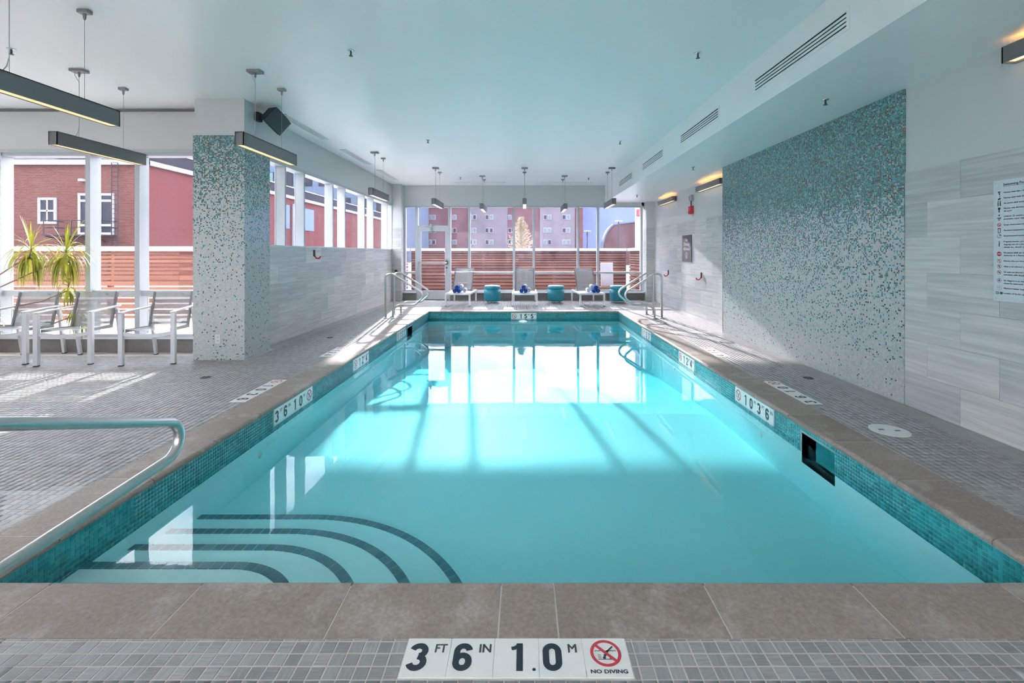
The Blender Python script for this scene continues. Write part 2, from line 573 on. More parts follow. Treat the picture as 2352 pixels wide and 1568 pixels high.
def frame(O, R, U):
    R, U = Vector(R), Vector(U); N = R.cross(U)
    m = Matrix((( R.x, U.x, N.x, O[0]), (R.y, U.y, N.y, O[1]), (R.z, U.z, N.z, O[2]), (0, 0, 0, 1)))
    return m
def arc(c, r, a0, a1, n=8):
    return [(c[0] + r * math.cos(math.radians(a0 + (a1 - a0) * i / n)), c[1] + r * math.sin(math.radians(a0 + (a1 - a0) * i / n))) for i in range(n + 1)]
def fillet(pts, rad, n=6):
    """round the corners of a 3-D polyline"""
    P = [Vector(p) for p in pts]
    rads = rad if isinstance(rad, (list, tuple)) else [rad] * len(P)
    out = [P[0]]
    for i in range(1, len(P) - 1):
        a, b, c = P[i - 1], P[i], P[i + 1]
        d1, d2 = (a - b).normalized(), (c - b).normalized()
        ang = d1.angle(d2)
        t_ = min(rads[i] / math.tan(ang / 2), (a - b).length * 0.49, (c - b).length * 0.49)
        r = t_ * math.tan(ang / 2)
        bis = (d1 + d2).normalized()
        cen = b + bis * (r / math.sin(ang / 2))
        s, e = b + d1 * t_ - cen, b + d2 * t_ - cen
        tot = s.angle(e); axis = s.cross(e).normalized()
        for k in range(n + 1):
            out.append(cen + Matrix.Rotation(tot * k / n, 3, axis) @ s)
    out.append(P[-1])
    return [tuple(p) for p in out]

_tx = {}
def text_geo(body):
    if body in _tx: return _tx[body]
    cu = bpy.data.curves.new('t', 'FONT'); cu.body = body; cu.size = 1.0
    cu.resolution_u = 3
    ob = bpy.data.objects.new('t', cu); COL.objects.link(ob)
    dg = bpy.context.evaluated_depsgraph_get()
    me = bpy.data.meshes.new_from_object(ob.evaluated_get(dg))
    vs = [tuple(v.co) for v in me.vertices]; fs = [tuple(p.vertices) for p in me.polygons]
    bpy.data.objects.remove(ob); bpy.data.curves.remove(cu); bpy.data.meshes.remove(me)
    _tx[body] = (vs, fs)
    return _tx[body]
def put_text(mb, body, x, y, h, w=None, z=0.0, bold=0.0, cap='H'):
    """text with its lower left corner at (x,y), capitals h tall, squeezed to width w; bold repeats it slightly shifted"""
    vs, fs = text_geo(body)
    cvs, _ = text_geo(cap)
    ch = max(v[1] for v in cvs)
    x0, x1 = min(v[0] for v in vs), max(v[0] for v in vs)
    ky = h / ch
    kx = ky if w is None else (w - bold) / (x1 - x0)
    offs = [(0, 0)] if not bold else [(0, 0), (bold / 2, 0), (bold, 0), (bold / 2, bold * 0.35), (bold / 2, -bold * 0.35)]
    for i, (ox, oy) in enumerate(offs):
        mb.add([(x + (v[0] - x0) * kx + ox, y + v[1] * ky + oy, z + i * 0.00004) for v in vs], fs)
def put_ring(mb, cx, cy_, r0, r1, z=0.0, n=36):
    vs = []
    for k in range(n):
        a = 2 * math.pi * k / n
        vs += [(cx + r0 * math.cos(a), cy_ + r0 * math.sin(a), z), (cx + r1 * math.cos(a), cy_ + r1 * math.sin(a), z)]
    mb.add(vs, [(2 * k, 2 * k + 1, (2 * k + 3) % (2 * n), (2 * k + 2) % (2 * n)) for k in range(n)])
def put_bar(mb, x0, y0, x1, y1, w, z=0.0):
    d = Vector((x1 - x0, y1 - y0)).normalized(); nx, ny = -d.y * w / 2, d.x * w / 2
    mb.add([(x0 + nx, y0 + ny, z), (x0 - nx, y0 - ny, z), (x1 - nx, y1 - ny, z), (x1 + nx, y1 + ny, z)], [(0, 1, 2, 3)])
def put_disc(mb, cx, cy_, r, z=0.0, n=16):
    mb.add([(cx + r * math.cos(2 * math.pi * k / n), cy_ + r * math.sin(2 * math.pi * k / n), z) for k in range(n)], [tuple(range(n))])

# ================================================================ SETTING
# ---------------------------------------------------------------- floor slab (grout bed) around the pool
fb = MB()
DX0, DX1 = SIDE_X, 3.9
for r in ((DX0, -CX, BACK_Y, 13.9), (CX, DX1, BACK_Y, 13.9), (-CX, CX, BACK_Y, CY0), (-CX, CX, CY1, 13.9)):
    fb.box(r[0], r[1], r[2], r[3], -0.30, -0.0014)
floor = struct('floor', fb, 'grout', 'pool deck floor of small grey wood-look mosaic tiles')

# rectangles that are not mosaic
HOLES = [(-0.4125, 0.3615, 1.505, 1.660),           # front depth marker
         (-2.752, -2.595, 4.300, 5.065), (2.595, 2.752, 4.235, 5.0),
         (-2.752, -2.595, 6.20, 6.82), (2.595, 2.752, 6.20, 6.82),
         (COLX0 - 0.02, COLX1 + 0.02, COLY0 - 0.02, 6.7)]
PITCH, GAP = 0.0498, 0.0042
GY0 = 1.5976 - 40 * PITCH
GX0 = -0.4125 - 200 * PITCH
cells = []
REG = [(-4.6, 3.30, 0.25, CY0), (-8.6, -CX, CY0, 6.25), (CX, 3.30, CY0, WRY - 0.05),
       (CX, 3.60, WRY + 0.15, 13.38), (-3.63, -CX, 6.25, 13.38), (-CX, CX, CY1, 13.55)]
for (x0, x1, y0, y1) in REG:
    for i in range(int((x0 - GX0) // PITCH), int((x1 - GX0) // PITCH) + 1):
        a, b = GX0 + i * PITCH, GX0 + (i + 1) * PITCH
        a, b = max(a + GAP / 2, x0 + 0.002), min(b - GAP / 2, x1 - 0.002)
        if b - a < 0.006: continue
        for j in range(int((y0 - GY0) // PITCH), int((y1 - GY0) // PITCH) + 1):
            c, d = GY0 + j * PITCH, GY0 + (j + 1) * PITCH
            c, d = max(c + GAP / 2, y0 + 0.002), min(d - GAP / 2, y1 - 0.002)
            if d - c < 0.006: continue
            mx_, my_ = (a + b) / 2, (c + d) / 2
            aa, bb, cc, dd = a, b, c, d
            skip = False
            for (hx0, hx1, hy0, hy1) in HOLES:
                if aa < hx1 and bb > hx0 and cc < hy1 and dd > hy0:
                    if aa >= hx0 - 0.001 and bb <= hx1 + 0.001 and cc >= hy0 - 0.001 and dd <= hy1 + 0.001:
                        skip = True; break
                    # clip against the nearer side
                    opts = [(hx0 - aa, 0), (bb - hx1, 1), (hy0 - cc, 2), (dd - hy1, 3)]
                    q = max(opts)[1]
                    if q == 0: bb = hx0 - 0.002
                    elif q == 1: aa = hx1 + 0.002
                    elif q == 2: dd = hy0 - 0.002
                    else: cc = hy1 + 0.002
                    if bb - aa < 0.006 or dd - cc < 0.006:
                        skip = True; break
            if not skip:
                cells.append((aa, bb, cc, dd))
def px_of(x, y, z):
    return VPX + x * F_PX / y, VPY - (z - CAM_H) * F_PX / y
def in_view(x, y, z, m=0):
    if y < 0.3: return False
    u, v = px_of(x, y, z)
    return -m < u < 2352 + m and -m < v < 1568 + m
vis = [(c[2] + 0.1 * abs(c[0]), k) for k, c in enumerate(cells) if in_view((c[0] + c[1]) / 2, (c[2] + c[3]) / 2, 0)]
vis.sort()
single = set(k for _, k in vis[:300])
TZ0 = -0.006
tile_me = {}
for k in sorted(single):
    a, b, c, d = cells[k]
    key = (round(b - a, 4), round(d - c, 4))
    if key not in tile_me:
        w, h = key[0] / 2, key[1] / 2
        e = 0.0012
        mb = MB()
        mb.add([(-w, -h, TZ0), (w, -h, TZ0), (w, h, TZ0), (-w, h, TZ0), (-w, -h, -e), (w, -h, -e), (w, h, -e), (-w, h, -e),
                (-w + e, -h + e, 0), (w - e, -h + e, 0), (w - e, h - e, 0), (-w + e, h - e, 0)],
               [(0, 1, 5, 4), (1, 2, 6, 5), (2, 3, 7, 6), (3, 0, 4, 7), (4, 5, 9, 8), (5, 6, 10, 9), (6, 7, 11, 10), (7, 4, 8, 11), (8, 9, 10, 11)])
        tile_me[key] = mb.mesh('tile', 'floor_tile')
    link_mesh('tile', tile_me[key], floor, ((a + b) / 2, (c + d) / 2, random.uniform(-0.0005, 0.0003)))
rest = np.array([c for k, c in enumerate(cells) if k not in single])
n = len(rest)
V = np.zeros((n, 8, 3), np.float32)
for q, (ix, iy) in enumerate(((0, 2), (1, 2), (1, 3), (0, 3))):
    V[:, q, 0] = rest[:, ix]; V[:, q, 1] = rest[:, iy]; V[:, q, 2] = TZ0
    V[:, q + 4, 0] = rest[:, ix]; V[:, q + 4, 1] = rest[:, iy]
V[:, 4:, 2] = np.random.RandomState(3).uniform(-0.0006, 0.0003, (n, 1))
Fq = np.array([(4, 5, 6, 7), (0, 1, 5, 4), (1, 2, 6, 5), (2, 3, 7, 6), (3, 0, 4, 7)])
def mass(name, V, Fq, mat, parent):
    n, k = V.shape[0], V.shape[1]
    me = bpy.data.meshes.new(name)
    faces = (np.arange(n)[:, None, None] * k + Fq[None]).reshape(-1, 4)
    me.vertices.add(n * k); me.vertices.foreach_set('co', V.reshape(-1))
    me.loops.add(faces.size); me.loops.foreach_set('vertex_index', faces.reshape(-1).astype(np.int32))
    me.polygons.add(len(faces)); me.polygons.foreach_set('loop_start', np.arange(0, faces.size, 4, dtype=np.int32))
    me.update(calc_edges=True)
    me.validate()
    me.materials.append(M[mat])
    o = bpy.data.objects.new(name, me); COL.objects.link(o); o.parent = parent
    o['kind'] = 'stuff'
    return o
mass('mosaic_tiles', V, Fq, 'floor_tile_mass', floor)

# plank border along the walls
def planks(axis, fixed0, fixed1, a0, a1, L=0.6):
    a, s = a0, 0
    while a < a1 - 0.01:
        b = min(a + L, a1)
        r = (fixed0, fixed1, a + 0.0015, b - 0.0015) if axis == 'y' else (a + 0.0015, b - 0.0015, fixed0, fixed1)
        MB().box(*r, -0.008, 0.0).build('plank', 'plank', floor)
        a = b
planks('y', 3.302, WR, 0.3, WRY + 0.1)
planks('y', 3.602, WR2, WRY + 0.1, 13.4)
planks('x', CX + 0.7, WR2 - 0.2, WRY + 0.05, WRY + 0.10, 0.6) if False else None
planks('y', WL, -3.632, 6.72, 13.4)
planks('x', -8.6, COLX0 - 0.025, 6.252, AY, 0.6)
planks('x', -3.55, 3.55, 13.552, 13.62, 0.6)
MB().box(CX + 0.01, 3.6, WRY + 0.0, WRY + 0.148, -0.008, 0.0).build('plank', 'plank', floor) if False else None

# ---------------------------------------------------------------- ceiling
cb_ = MB()
cb_.box(SIDE_X - 0.2, 4.1, BACK_Y - 0.2, AY + 0.30, CEIL, CEIL + 0.25)
cb_.box(WL - 0.30, 4.1, AY + 0.30, 14.0, CEIL, CEIL + 0.25)
ceiling = struct('ceiling', cb_, 'ceiling_paint', 'smooth white painted ceiling over the pool')
bulk = MB().box(BEAM_X, 4.05, BACK_Y, 13.9, SOFFIT, CEIL + 0.02).build('bulkhead', 'ceiling_paint', ceiling)

# ---------------------------------------------------------------- walls
TH, TL, TT = 0.3048, 0.6096, 0.010
tile_cache = {}
def wall_tiles(parent, plane, pos, a0, a1, z1, out, ref=0.0, z0=0.0):
    """plane 'x': wall at x=pos, tiles run along y; out = +1/-1 side the face looks to"""
    row = 0
    z = z0
    while z < z1 - 0.01:
        zt = min(z + TH, z1)
        s = ref + (TL / 2 if row % 2 else 0)
        k0 = math.floor((a0 - s) / TL)
        a = s + k0 * TL
        while a < a1 - 0.005:
            b0, b1 = max(a, a0) + 0.0008, min(a + TL, a1) - 0.0008
            if b1 - b0 > 0.01:
                L, Hh = round(b1 - b0, 4), round(zt - z - 0.0016, 4)
                key = (plane, L, Hh, out)
                if key not in tile_cache:
                    mb = MB(); e = 0.0015
                    if plane == 'x':
                        mb.box(0 if out > 0 else -TT, TT if out > 0 else 0, -L / 2, L / 2, 0, Hh)
                    else:
                        mb.box(-L / 2, L / 2, 0 if out > 0 else -TT, TT if out > 0 else 0, 0, Hh)
                    tile_cache[key] = mb.mesh('wall_tile', 'wall_tile')
                mid = (b0 + b1) / 2
                jit = random.uniform(-0.0003, 0.0003)
                loc = (pos + jit, mid, z + 0.001) if plane == 'x' else (mid, pos + jit, z + 0.001)
                link_mesh('wall_tile', tile_cache[key], parent, loc)
            a += TL
        z = zt; row += 1
TILE_TOP = 2.134

wr = MB()
wr.prism([(WR + TT, BACK_Y), (4.0, BACK_Y), (4.0, 14.0), (3.56 + TT, 14.0), (3.56 + TT, PIL + TT), (WR2 + TT, PIL + TT), (WR2 + TT, WRY), (WR + TT, WRY)], 2, -0.05, SOFFIT + 0.002)
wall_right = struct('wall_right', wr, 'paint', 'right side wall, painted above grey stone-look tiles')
wall_tiles(wall_right, 'x', WR + TT, 0.6, 4.238, TILE_TOP, -1, ref=3.70)
wall_tiles(wall_right, 'x', WR2 + TT, WRY + 0.002, PIL, TILE_TOP, -1, ref=9.0)
wall_tiles(wall_right, 'y', PIL + TT, 3.56, WR2, TILE_TOP, -1, ref=3.5)
wall_tiles(wall_right, 'x', 3.56 + TT, PIL + 0.01, WY - 0.03, TILE_TOP, -1, ref=13.2, z0=0.24)
pan = MB().box(WR - 0.006, WR + TT, 4.24, WRY, 0.0, SOFFIT).build('mosaic_panel', 'mosaic_panel', wall_right)
pan['label'] = 'glass mosaic fading from white to teal'
MB().box(WR - 0.008, WR + TT, WRY, WRY + 0.012, 0, SOFFIT).build('edge_strip', 'white_trim', wall_right)

wl = MB()
wl.box(WL - 0.30, WL - TT, COLY1 - 0.2, 13.9, -0.05, 1.490)
wl.box(WL - 0.30, WL, COLY1 - 0.2, 13.9, 2.82, CEIL + 0.01)
wl.box(WL - 0.30, WL - 0.01, PIL + 0.01, 13.9, 1.48, 2.83)
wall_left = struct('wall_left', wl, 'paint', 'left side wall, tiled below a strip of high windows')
wall_tiles(wall_left, 'x', WL - TT, COLY1 - 0.05, PIL, 1.490, 1, ref=6.9)
MB().box(WL - 0.20, WL + 0.018, COLY1, PIL - 0.02, 1.490, 1.512).build('sill', 'sill', wall_left)

wf = MB()
wf.box(-4.0, -3.56 - TT, PIL + TT, 14.0, -0.05, CEIL + 0.01)            # left pilaster
wf.box(-3.58, 3.58, PIL + 0.28, 14.0, HEAD, CEIL + 0.01)                # bulkhead over the glazing
wf.box(3.5, 4.0, PIL + 0.28, 14.0, HEAD, CEIL)
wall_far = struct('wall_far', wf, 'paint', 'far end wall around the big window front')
wall_tiles(wall_far, 'y', PIL + TT, WL, -3.56, TILE_TOP, -1, ref=-3.83)
wall_tiles(wall_far, 'x', -3.56 - TT, PIL + 0.01, WY - 0.03, TILE_TOP, 1, ref=13.2)
a = -3.16
for k in range(20):
    x0 = -3.56 + k * 0.6
    x1 = min(x0 + 0.598, 3.56)
    if x0 > 3.55: break
    for q0, q1 in ((x0, min(x1, -3.19)), (max(x0, -2.17), x1)):
        if q1 - q0 > 0.02:
            MB().box(q0, q1, 13.62, 13.95, -0.02, 0.222).build('base_tile', 'base_tile', wall_far)
for q0, q1 in ((-3.56, -3.19), (-2.19, 3.56)):
    MB().box(q0, q1, 13.56, WY + 0.05, 0.222, 0.25).build('sill', 'sill', wall_far)

wa = MB()
wa.box(SIDE_X, COLX0 + 0.1, AY, AY + 0.30, HEAD + 0.01, CEIL + 0.01)
wa.box(SIDE_X, COLX0 + 0.1, AY + TT, AY + 0.30, -0.05, 0.19)
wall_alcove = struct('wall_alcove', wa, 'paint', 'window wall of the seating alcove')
for k in range(9):
    x1 = COLX0 - 0.02 - k * 0.61
    MB().box(x1 - 0.607, x1, AY, AY + TT, 0.004, 0.19).build('base_tile', 'base_tile', wall_alcove)
MB().box(SIDE_X, COLX0 + 0.1, AY - 0.02, AY + 0.18, 0.19, 0.215).build('sill', 'sill', wall_alcove)
MB().box(SIDE_X, COLX0, AY - 0.03, AY + 0.001, CEIL - 0.035, CEIL - 0.012).build('shadow_gap', 'slot_grey', wall_alcove)

# room parts behind and beside the camera, unseen openings added for fill light
wb = MB()
wb.box(SIDE_X, 4.0, BACK_Y - 0.2, BACK_Y, -0.05, 0.9); wb.box(SIDE_X, 4.0, BACK_Y - 0.2, BACK_Y, 2.8, CEIL)
for x0, x1 in ((-9.2, -7.4), (-5.2, -4.4), (-2.4, -1.2), (1.2, 4.0)):
    wb.box(x0, x1, BACK_Y - 0.2, BACK_Y, 0.9, 2.8)
struct('wall_back', wb, 'paint', 'wall behind the camera with openings added for fill light')
ws = MB()
ws.box(SIDE_X - 0.2, SIDE_X, BACK_Y, AY + 0.3, -0.05, 0.9); ws.box(SIDE_X - 0.2, SIDE_X, BACK_Y, AY + 0.3, 2.8, CEIL)
for y0, y1 in ((-2.6, 4.6), (6.0, 6.75)):
    ws.box(SIDE_X - 0.2, SIDE_X, y0, y1, 0.9, 2.8)
struct('wall_side', ws, 'paint', 'outer wall of the seating alcove with an opening added for fill light')

# ---------------------------------------------------------------- windows
def pane(parent, *b, mat='glass'):
    return MB().box(*b).build('pane', mat, parent)
FW = 0.032
win1 = thing('window_1', 'tall aluminium window front across the far end of the pool', None); win1['kind'] = 'structure'
MX = [-3.54, -3.18, -2.205, -1.62, -0.292, 0.298, 1.615, 2.205, 3.50]
for k, x in enumerate(MX):
    w = 0.034 if k not in (1, 2) else 0.04
    MB().box(x - w, x + w, WY - 0.06, WY + 0.06, 0.25 if k not in (1, 2) else 0.0, HEAD).build('mullion', 'aluminium', win1)
for k in range(8):
    a, b = MX[k] + 0.034, MX[k + 1] - 0.034
    MB().box(a, b, WY - 0.05, WY + 0.05, HEAD - 0.05, HEAD).build('head_rail', 'aluminium', win1)
    if k == 1:
        MB().box(a, b, WY - 0.05, WY + 0.05, 2.15, 2.215).build('transom', 'aluminium', win1)
        pane(win1, a, b, WY - 0.004, WY + 0.004, 2.215, HEAD - 0.05)
        continue
    MB().box(a, b, WY - 0.05, WY + 0.05, 0.25, 0.30).build('bottom_rail', 'aluminium', win1)
    MB().box(a, b, WY - 0.06, WY + 0.05, 0.785, 0.845).build('rail', 'aluminium', win1)
    pane(win1, a, b, WY - 0.004, WY + 0.004, 0.30, 0.785)
    pane(win1, a, b, WY - 0.004, WY + 0.004, 0.845, HEAD - 0.05)

door = thing('door_1', 'glazed aluminium exit door with a push bar', None); door['kind'] = 'structure'
d0, d1 = MX[1] + 0.042, MX[2] - 0.042
MB().box(d0, d0 + 0.09, WY - 0.05, WY + 0.0, 0.02, 2.145).build('stile', 'aluminium', door)
MB().box(d1 - 0.09, d1, WY - 0.05, WY + 0.0, 0.02, 2.145).build('stile', 'aluminium', door)
MB().box(d0 + 0.09, d1 - 0.09, WY - 0.05, WY, 2.045, 2.145).build('top_rail', 'aluminium', door)
MB().box(d0 + 0.09, d1 - 0.09, WY - 0.05, WY, 0.02, 0.28).build('bottom_rail', 'aluminium', door)
pane(door, d0 + 0.09, d1 - 0.09, WY - 0.03, WY - 0.022, 0.28, 2.045)
bar = MB().box(d0 + 0.03, d1 - 0.02, WY - 0.14, WY - 0.08, 1.085, 1.135).build('push_bar', 'chrome', door)
MB().box(d0 + 0.02, d0 + 0.07, WY - 0.10, WY - 0.05, 1.07, 1.15).build('bracket', 'grey_box', bar)
MB().box(d1 - 0.07, d1 - 0.01, WY - 0.12, WY - 0.05, 1.06, 1.16).build('bracket', 'black_plastic', bar)
MB().box(d1 - 0.06, d1 - 0.02, WY - 0.06, WY - 0.05, 0.94, 0.98).build('lock_cylinder', 'black_plastic', door)
cl = MB().box(d0 + 0.20, d0 + 0.42, WY - 0.12, WY - 0.05, 2.155, 2.205).build('door_closer', 'grey_box', door)
MB().box(d0 + 0.36, d0 + 0.40, WY - 0.11, WY - 0.07, 2.06, 2.26).build('closer_arm', 'grey_box', cl)
hd = MB().tube([(d1 - 0.11, WY + 0.02, 0.75), (d1 - 0.11, WY + 0.08, 0.78), (d1 - 0.11, WY + 0.08, 1.42), (d1 - 0.11, WY + 0.02, 1.45)], 0.014, 8).build('pull_handle', 'chrome', door, smooth=True)
MB().box(d0, d1, WY - 0.05, WY + 0.0, 0.002, 0.02).build('threshold', 'black_plastic', door)

win2 = thing('window_2', 'strip of high windows along the left wall', None); win2['kind'] = 'structure'
ys = [6.19 + 0.6, 7.40, 8.04, 9.25, 9.88, 11.09, 11.73, 12.93]
ys[0] = 6.62
for y in ys + [PIL - 0.012]:
    MB().box(WL - 0.165, WL - 0.002, y, y + 0.045 if y < 13.3 else y + 0.012, 1.512, 2.82).build('mullion', 'aluminium', win2)
for k in range(len(ys)):
    a, b = ys[k] + 0.045, (ys + [PIL - 0.012])[k + 1]
    MB().box(WL - 0.16, WL - 0.005, a, b, 2.78, 2.82).build('head_rail', 'aluminium', win2)
    pane(win2, WL - 0.15, WL - 0.142, a, b, 1.512, 2.78, mat='glass_clear')
MB().box(WL - 0.02, WL + 0.004, 6.62, PIL, 2.805, 2.835).build('casing', 'aluminium', win2)

win3 = thing('window_3', 'floor-deep alcove window with deep aluminium mullions', None); win3['kind'] = 'structure'
AX = [-8.62, -7.38, -6.13, -5.44, COLX0 - 0.02]
for x in AX:
    MB().box(x, x + 0.07, AY + 0.0, AY + 0.165, 0.215, HEAD).build('mullion', 'aluminium', win3)
for k in range(4):
    a, b = AX[k] + 0.07, AX[k + 1]
    MB().box(a, b, AY + 0.01, AY + 0.16, HEAD - 0.05, HEAD).build('head_rail', 'aluminium', win3)
    MB().box(a, b, AY + 0.01, AY + 0.16, 0.215, 0.255).build('bottom_rail', 'aluminium', win3)
    MB().box(a, b, AY + 0.03, AY + 0.16, 0.785, 0.865).build('rail', 'aluminium', win3)
    pane(win3, a, b, AY + 0.135, AY + 0.143, 0.255, 0.785, mat='glass_clear')
    pane(win3, a, b, AY + 0.135, AY + 0.143, 0.865, HEAD - 0.05, mat='glass_clear')
MB().box(SIDE_X, COLX0, AY - 0.012, AY + 0.02, HEAD - 0.005, HEAD + 0.04).build('casing', 'aluminium', win3)

# ================================================================ POOL
pool = thing('swimming_pool', 'long turquoise indoor swimming pool with grey stone coping', 'pool')
SKIM = [('r', 3.39, 3.80), ('l', 9.05, 9.46)]
SK_TOP = -0.085
def side_wall(x, out, skims):
    """pool wall as rectangles leaving the skimmer mouths open"""
    mb = MB()
    x0, x1 = (x, x + 0.12) if out > 0 else (x - 0.12, x)
    ya = PY0 - 0.12
    for (a, b) in skims:
        mb.box(x0, x1, ya, a, -1.05, -0.036)
        mb.box(x0, x1, a, b, SK_TOP, -0.036)
        mb.box(x0, x1, a, b, -1.05, -0.33)
        ya = b
    mb.box(x0, x1, ya, PY1 + 0.12, -1.05, -0.036)
    return mb
side_wall(PX, 1, [(3.39, 3.80)]).build('basin_wall', 'plaster', pool)
side_wall(-PX, -1, [(9.05, 9.46)]).build('basin_wall', 'plaster', pool)
MB().box(-PX, PX, PY1, PY1 + 0.12, -1.05, -0.036).build('basin_wall', 'plaster', pool)
MB().box(-PX, PX, PY0 - 0.12, PY0, -1.05, -0.036).build('basin_wall', 'plaster', pool)
MB().prism([(PY0, POOL_Z), (5.6, POOL_Z), (9.4, -0.86), (PY1, -0.88), (PY1, -1.05), (PY0, -1.05)], 0, -PX, PX).build('basin_floor', 'plaster', pool)
# skimmer boxes, tiled dark inside
for s, a, b in ((1, 3.39, 3.80), (-1, 9.05, 9.46)):
    x0, x1 = (PX + 0.005, PX + 0.24) if s > 0 else (-PX - 0.24, -PX - 0.005)
    xi = x1 if s > 0 else x0
    mb = MB()
    mb.box(min(xi, xi + 0.01 * s), max(xi, xi + 0.01 * s), a - 0.01, b + 0.01, -0.34, SK_TOP + 0.01)
    mb.box(x0, x1, a - 0.01, a, -0.34, SK_TOP + 0.01); mb.box(x0, x1, b, b + 0.01, -0.34, SK_TOP + 0.01)
    mb.box(x0, x1, a, b, SK_TOP, SK_TOP + 0.01); mb.box(x0, x1, a, b, -0.34, -0.33)
    mb.build('skimmer_mouth', simple('skimmer_tile', (0.12, 0.78, 0.82), 0.3, var=0.2, scale=40) and 'skimmer_tile', pool)

# coping stones: bull-nosed towards the water
def stone(L, W, axis):
    """profile: p across (0 = outer edge, W = nose), q up"""
    r = 0.021
    prof = [(0, -0.042), (0, 0.0), (W - r, 0.0)] + [(W - r + r * math.sin(a), -r + r * math.cos(a)) for a in (0.4, 0.8, 1.2, 1.57, 1.95, 2.35, 2.75, 3.14)]
    return prof
st_cache = {}
def coping(side, a, b):
    L = round(b - a - 0.006, 4)
    W = (CY1 - PY1 if side == 'far' else PY0 - CY0 if side == 'near' else CW) + 0.012
    key = (side, L)
    if key not in st_cache:
        pr = stone(L, W, 0)
        mb = MB()
        if side == 'near': mb.prism([(p, q) for p, q in pr], 0, -L / 2, L / 2)          # (y,z) along x
        elif side == 'far': mb.prism([(-p, q) for p, q in pr], 0, -L / 2, L / 2)
        elif side == 'left': mb.prism([(p, q) for p, q in pr], 1, -L / 2, L / 2)
        else: mb.prism([(-p, q) for p, q in pr], 1, -L / 2, L / 2)
        st_cache[key] = mb.mesh('coping_stone', 'coping')
    mid = (a + b) / 2
    loc = {'near': (mid, CY0 + 0.002, 0), 'far': (mid, CY1 - 0.002, 0), 'left': (-CX + 0.002, mid, 0), 'right': (CX - 0.002, mid, 0)}[side]
    o = link_mesh('coping_stone', st_cache[key], pool, (loc[0], loc[1], random.uniform(-0.0006, 0.0006)))
for a, b in zip(*(lambda q: (q[:-1], q[1:]))([-CX, -1.98, -1.346, -0.72, -0.093, 0.126, 0.751, 1.373, 1.99, CX])):
    coping('near', a, b)
def cuts(first, pitch, a, b):
    q = [a]; y = first
    while y < b - 0.05:
        if y > a + 0.05: q.append(y)
        y += pitch
    return q + [b]
for sd, f0 in (('right', 2.24), ('left', 2.26)):
    q = cuts(f0, 0.5775, PY0 + 0.002, PY1 - 0.002)
    for a, b in zip(q[:-1], q[1:]): coping(sd, a, b)
q = cuts(-2.05, 0.61, -CX, CX)
for a, b in zip(q[:-1], q[1:]): coping('far', a, b)
# light mortar in the coping joints
mo = MB()
for r in ((-CX, -PX - 0.012, CY0, CY1), (PX + 0.012, CX, CY0, CY1), (-PX, PX, CY0, PY0 - 0.012), (-PX, PX, PY1 + 0.012, CY1)):
    mo.box(r[0] + 0.003, r[1] - 0.003, r[2] + 0.003, r[3] - 0.003, -0.04, -0.0015)
mo.build('mortar', 'grout', pool)

# waterline tiles, one inch glass mosaic
TP, TG = 0.0254, 0.0024
ROWS = 8
MARK_WALL = {'left': [(4.215, 4.977), (6.18, 6.79), (8.30, 8.91)], 'right': [(4.215, 4.977), (6.18, 6.79), (8.30, 8.91)], 'far': [(-0.305, 0.305)]}
wt = []
for side in ('left', 'right', 'far', 'near'):
    a0, a1 = (PY0, PY1) if side in ('left', 'right') else (-PX, PX)
    nn = int((a1 - a0) / TP)
    for i in range(nn):
        a, b = a0 + i * TP + TG / 2, a0 + (i + 1) * TP - TG / 2
        for r in range(ROWS):
            zt = -0.043 - r * TP
            zb = zt - TP + TG
            if any(a < m1 and b > m0 for m0, m1 in MARK_WALL.get(side, ())) and zt > -0.195: continue
            if side == 'right' and a < 3.80 and b > 3.39 and zt < SK_TOP + 0.02: continue
            if side == 'left' and a < 9.46 and b > 9.05 and zt < SK_TOP + 0.02: continue
            wt.append((side, a, b, zb, zt))
def wt_vis(k):
    s, a, b, zb, zt = wt[k]
    if s not in ('left', 'right'): return None
    if zt < WATER - 0.002: return None
    x = PX if s == 'right' else -PX
    if not in_view(x, (a + b) / 2, zt): return None
    return a
sel = sorted((wt_vis(k), k) for k in range(len(wt)) if wt_vis(k) is not None)
sel = set(k for _, k in sel[:300])
D = 0.004
pt_me = {}
for s, sg in (('left', 1), ('right', -1)):
    hw, hh = (TP - TG) / 2, (TP - TG) / 2
    e = 0.001
    mb = MB()
    X = [0, sg * (D - e), sg * D]
    vs = [(X[0], -hw, -hh), (X[0], hw, -hh), (X[0], hw, hh), (X[0], -hw, hh), (X[1], -hw, -hh), (X[1], hw, -hh), (X[1], hw, hh), (X[1], -hw, hh),
          (X[2], -hw + e, -hh + e), (X[2], hw - e, -hh + e), (X[2], hw - e, hh - e), (X[2], -hw + e, hh - e)]
    fs = [(0, 1, 5, 4), (1, 2, 6, 5), (2, 3, 7, 6), (3, 0, 4, 7), (4, 5, 9, 8), (5, 6, 10, 9), (6, 7, 11, 10), (7, 4, 8, 11), (8, 9, 10, 11)]
    if sg < 0: fs = [f[::-1] for f in fs]
    mb.add(vs, fs)
    pt_me[s] = mb.mesh('waterline_tile', 'pool_tile')
for k in sorted(sel):
    s, a, b, zb, zt = wt[k]
    link_mesh('waterline_tile', pt_me[s], pool, (PX if s == 'right' else -PX, (a + b) / 2, (zb + zt) / 2))
W8 = []
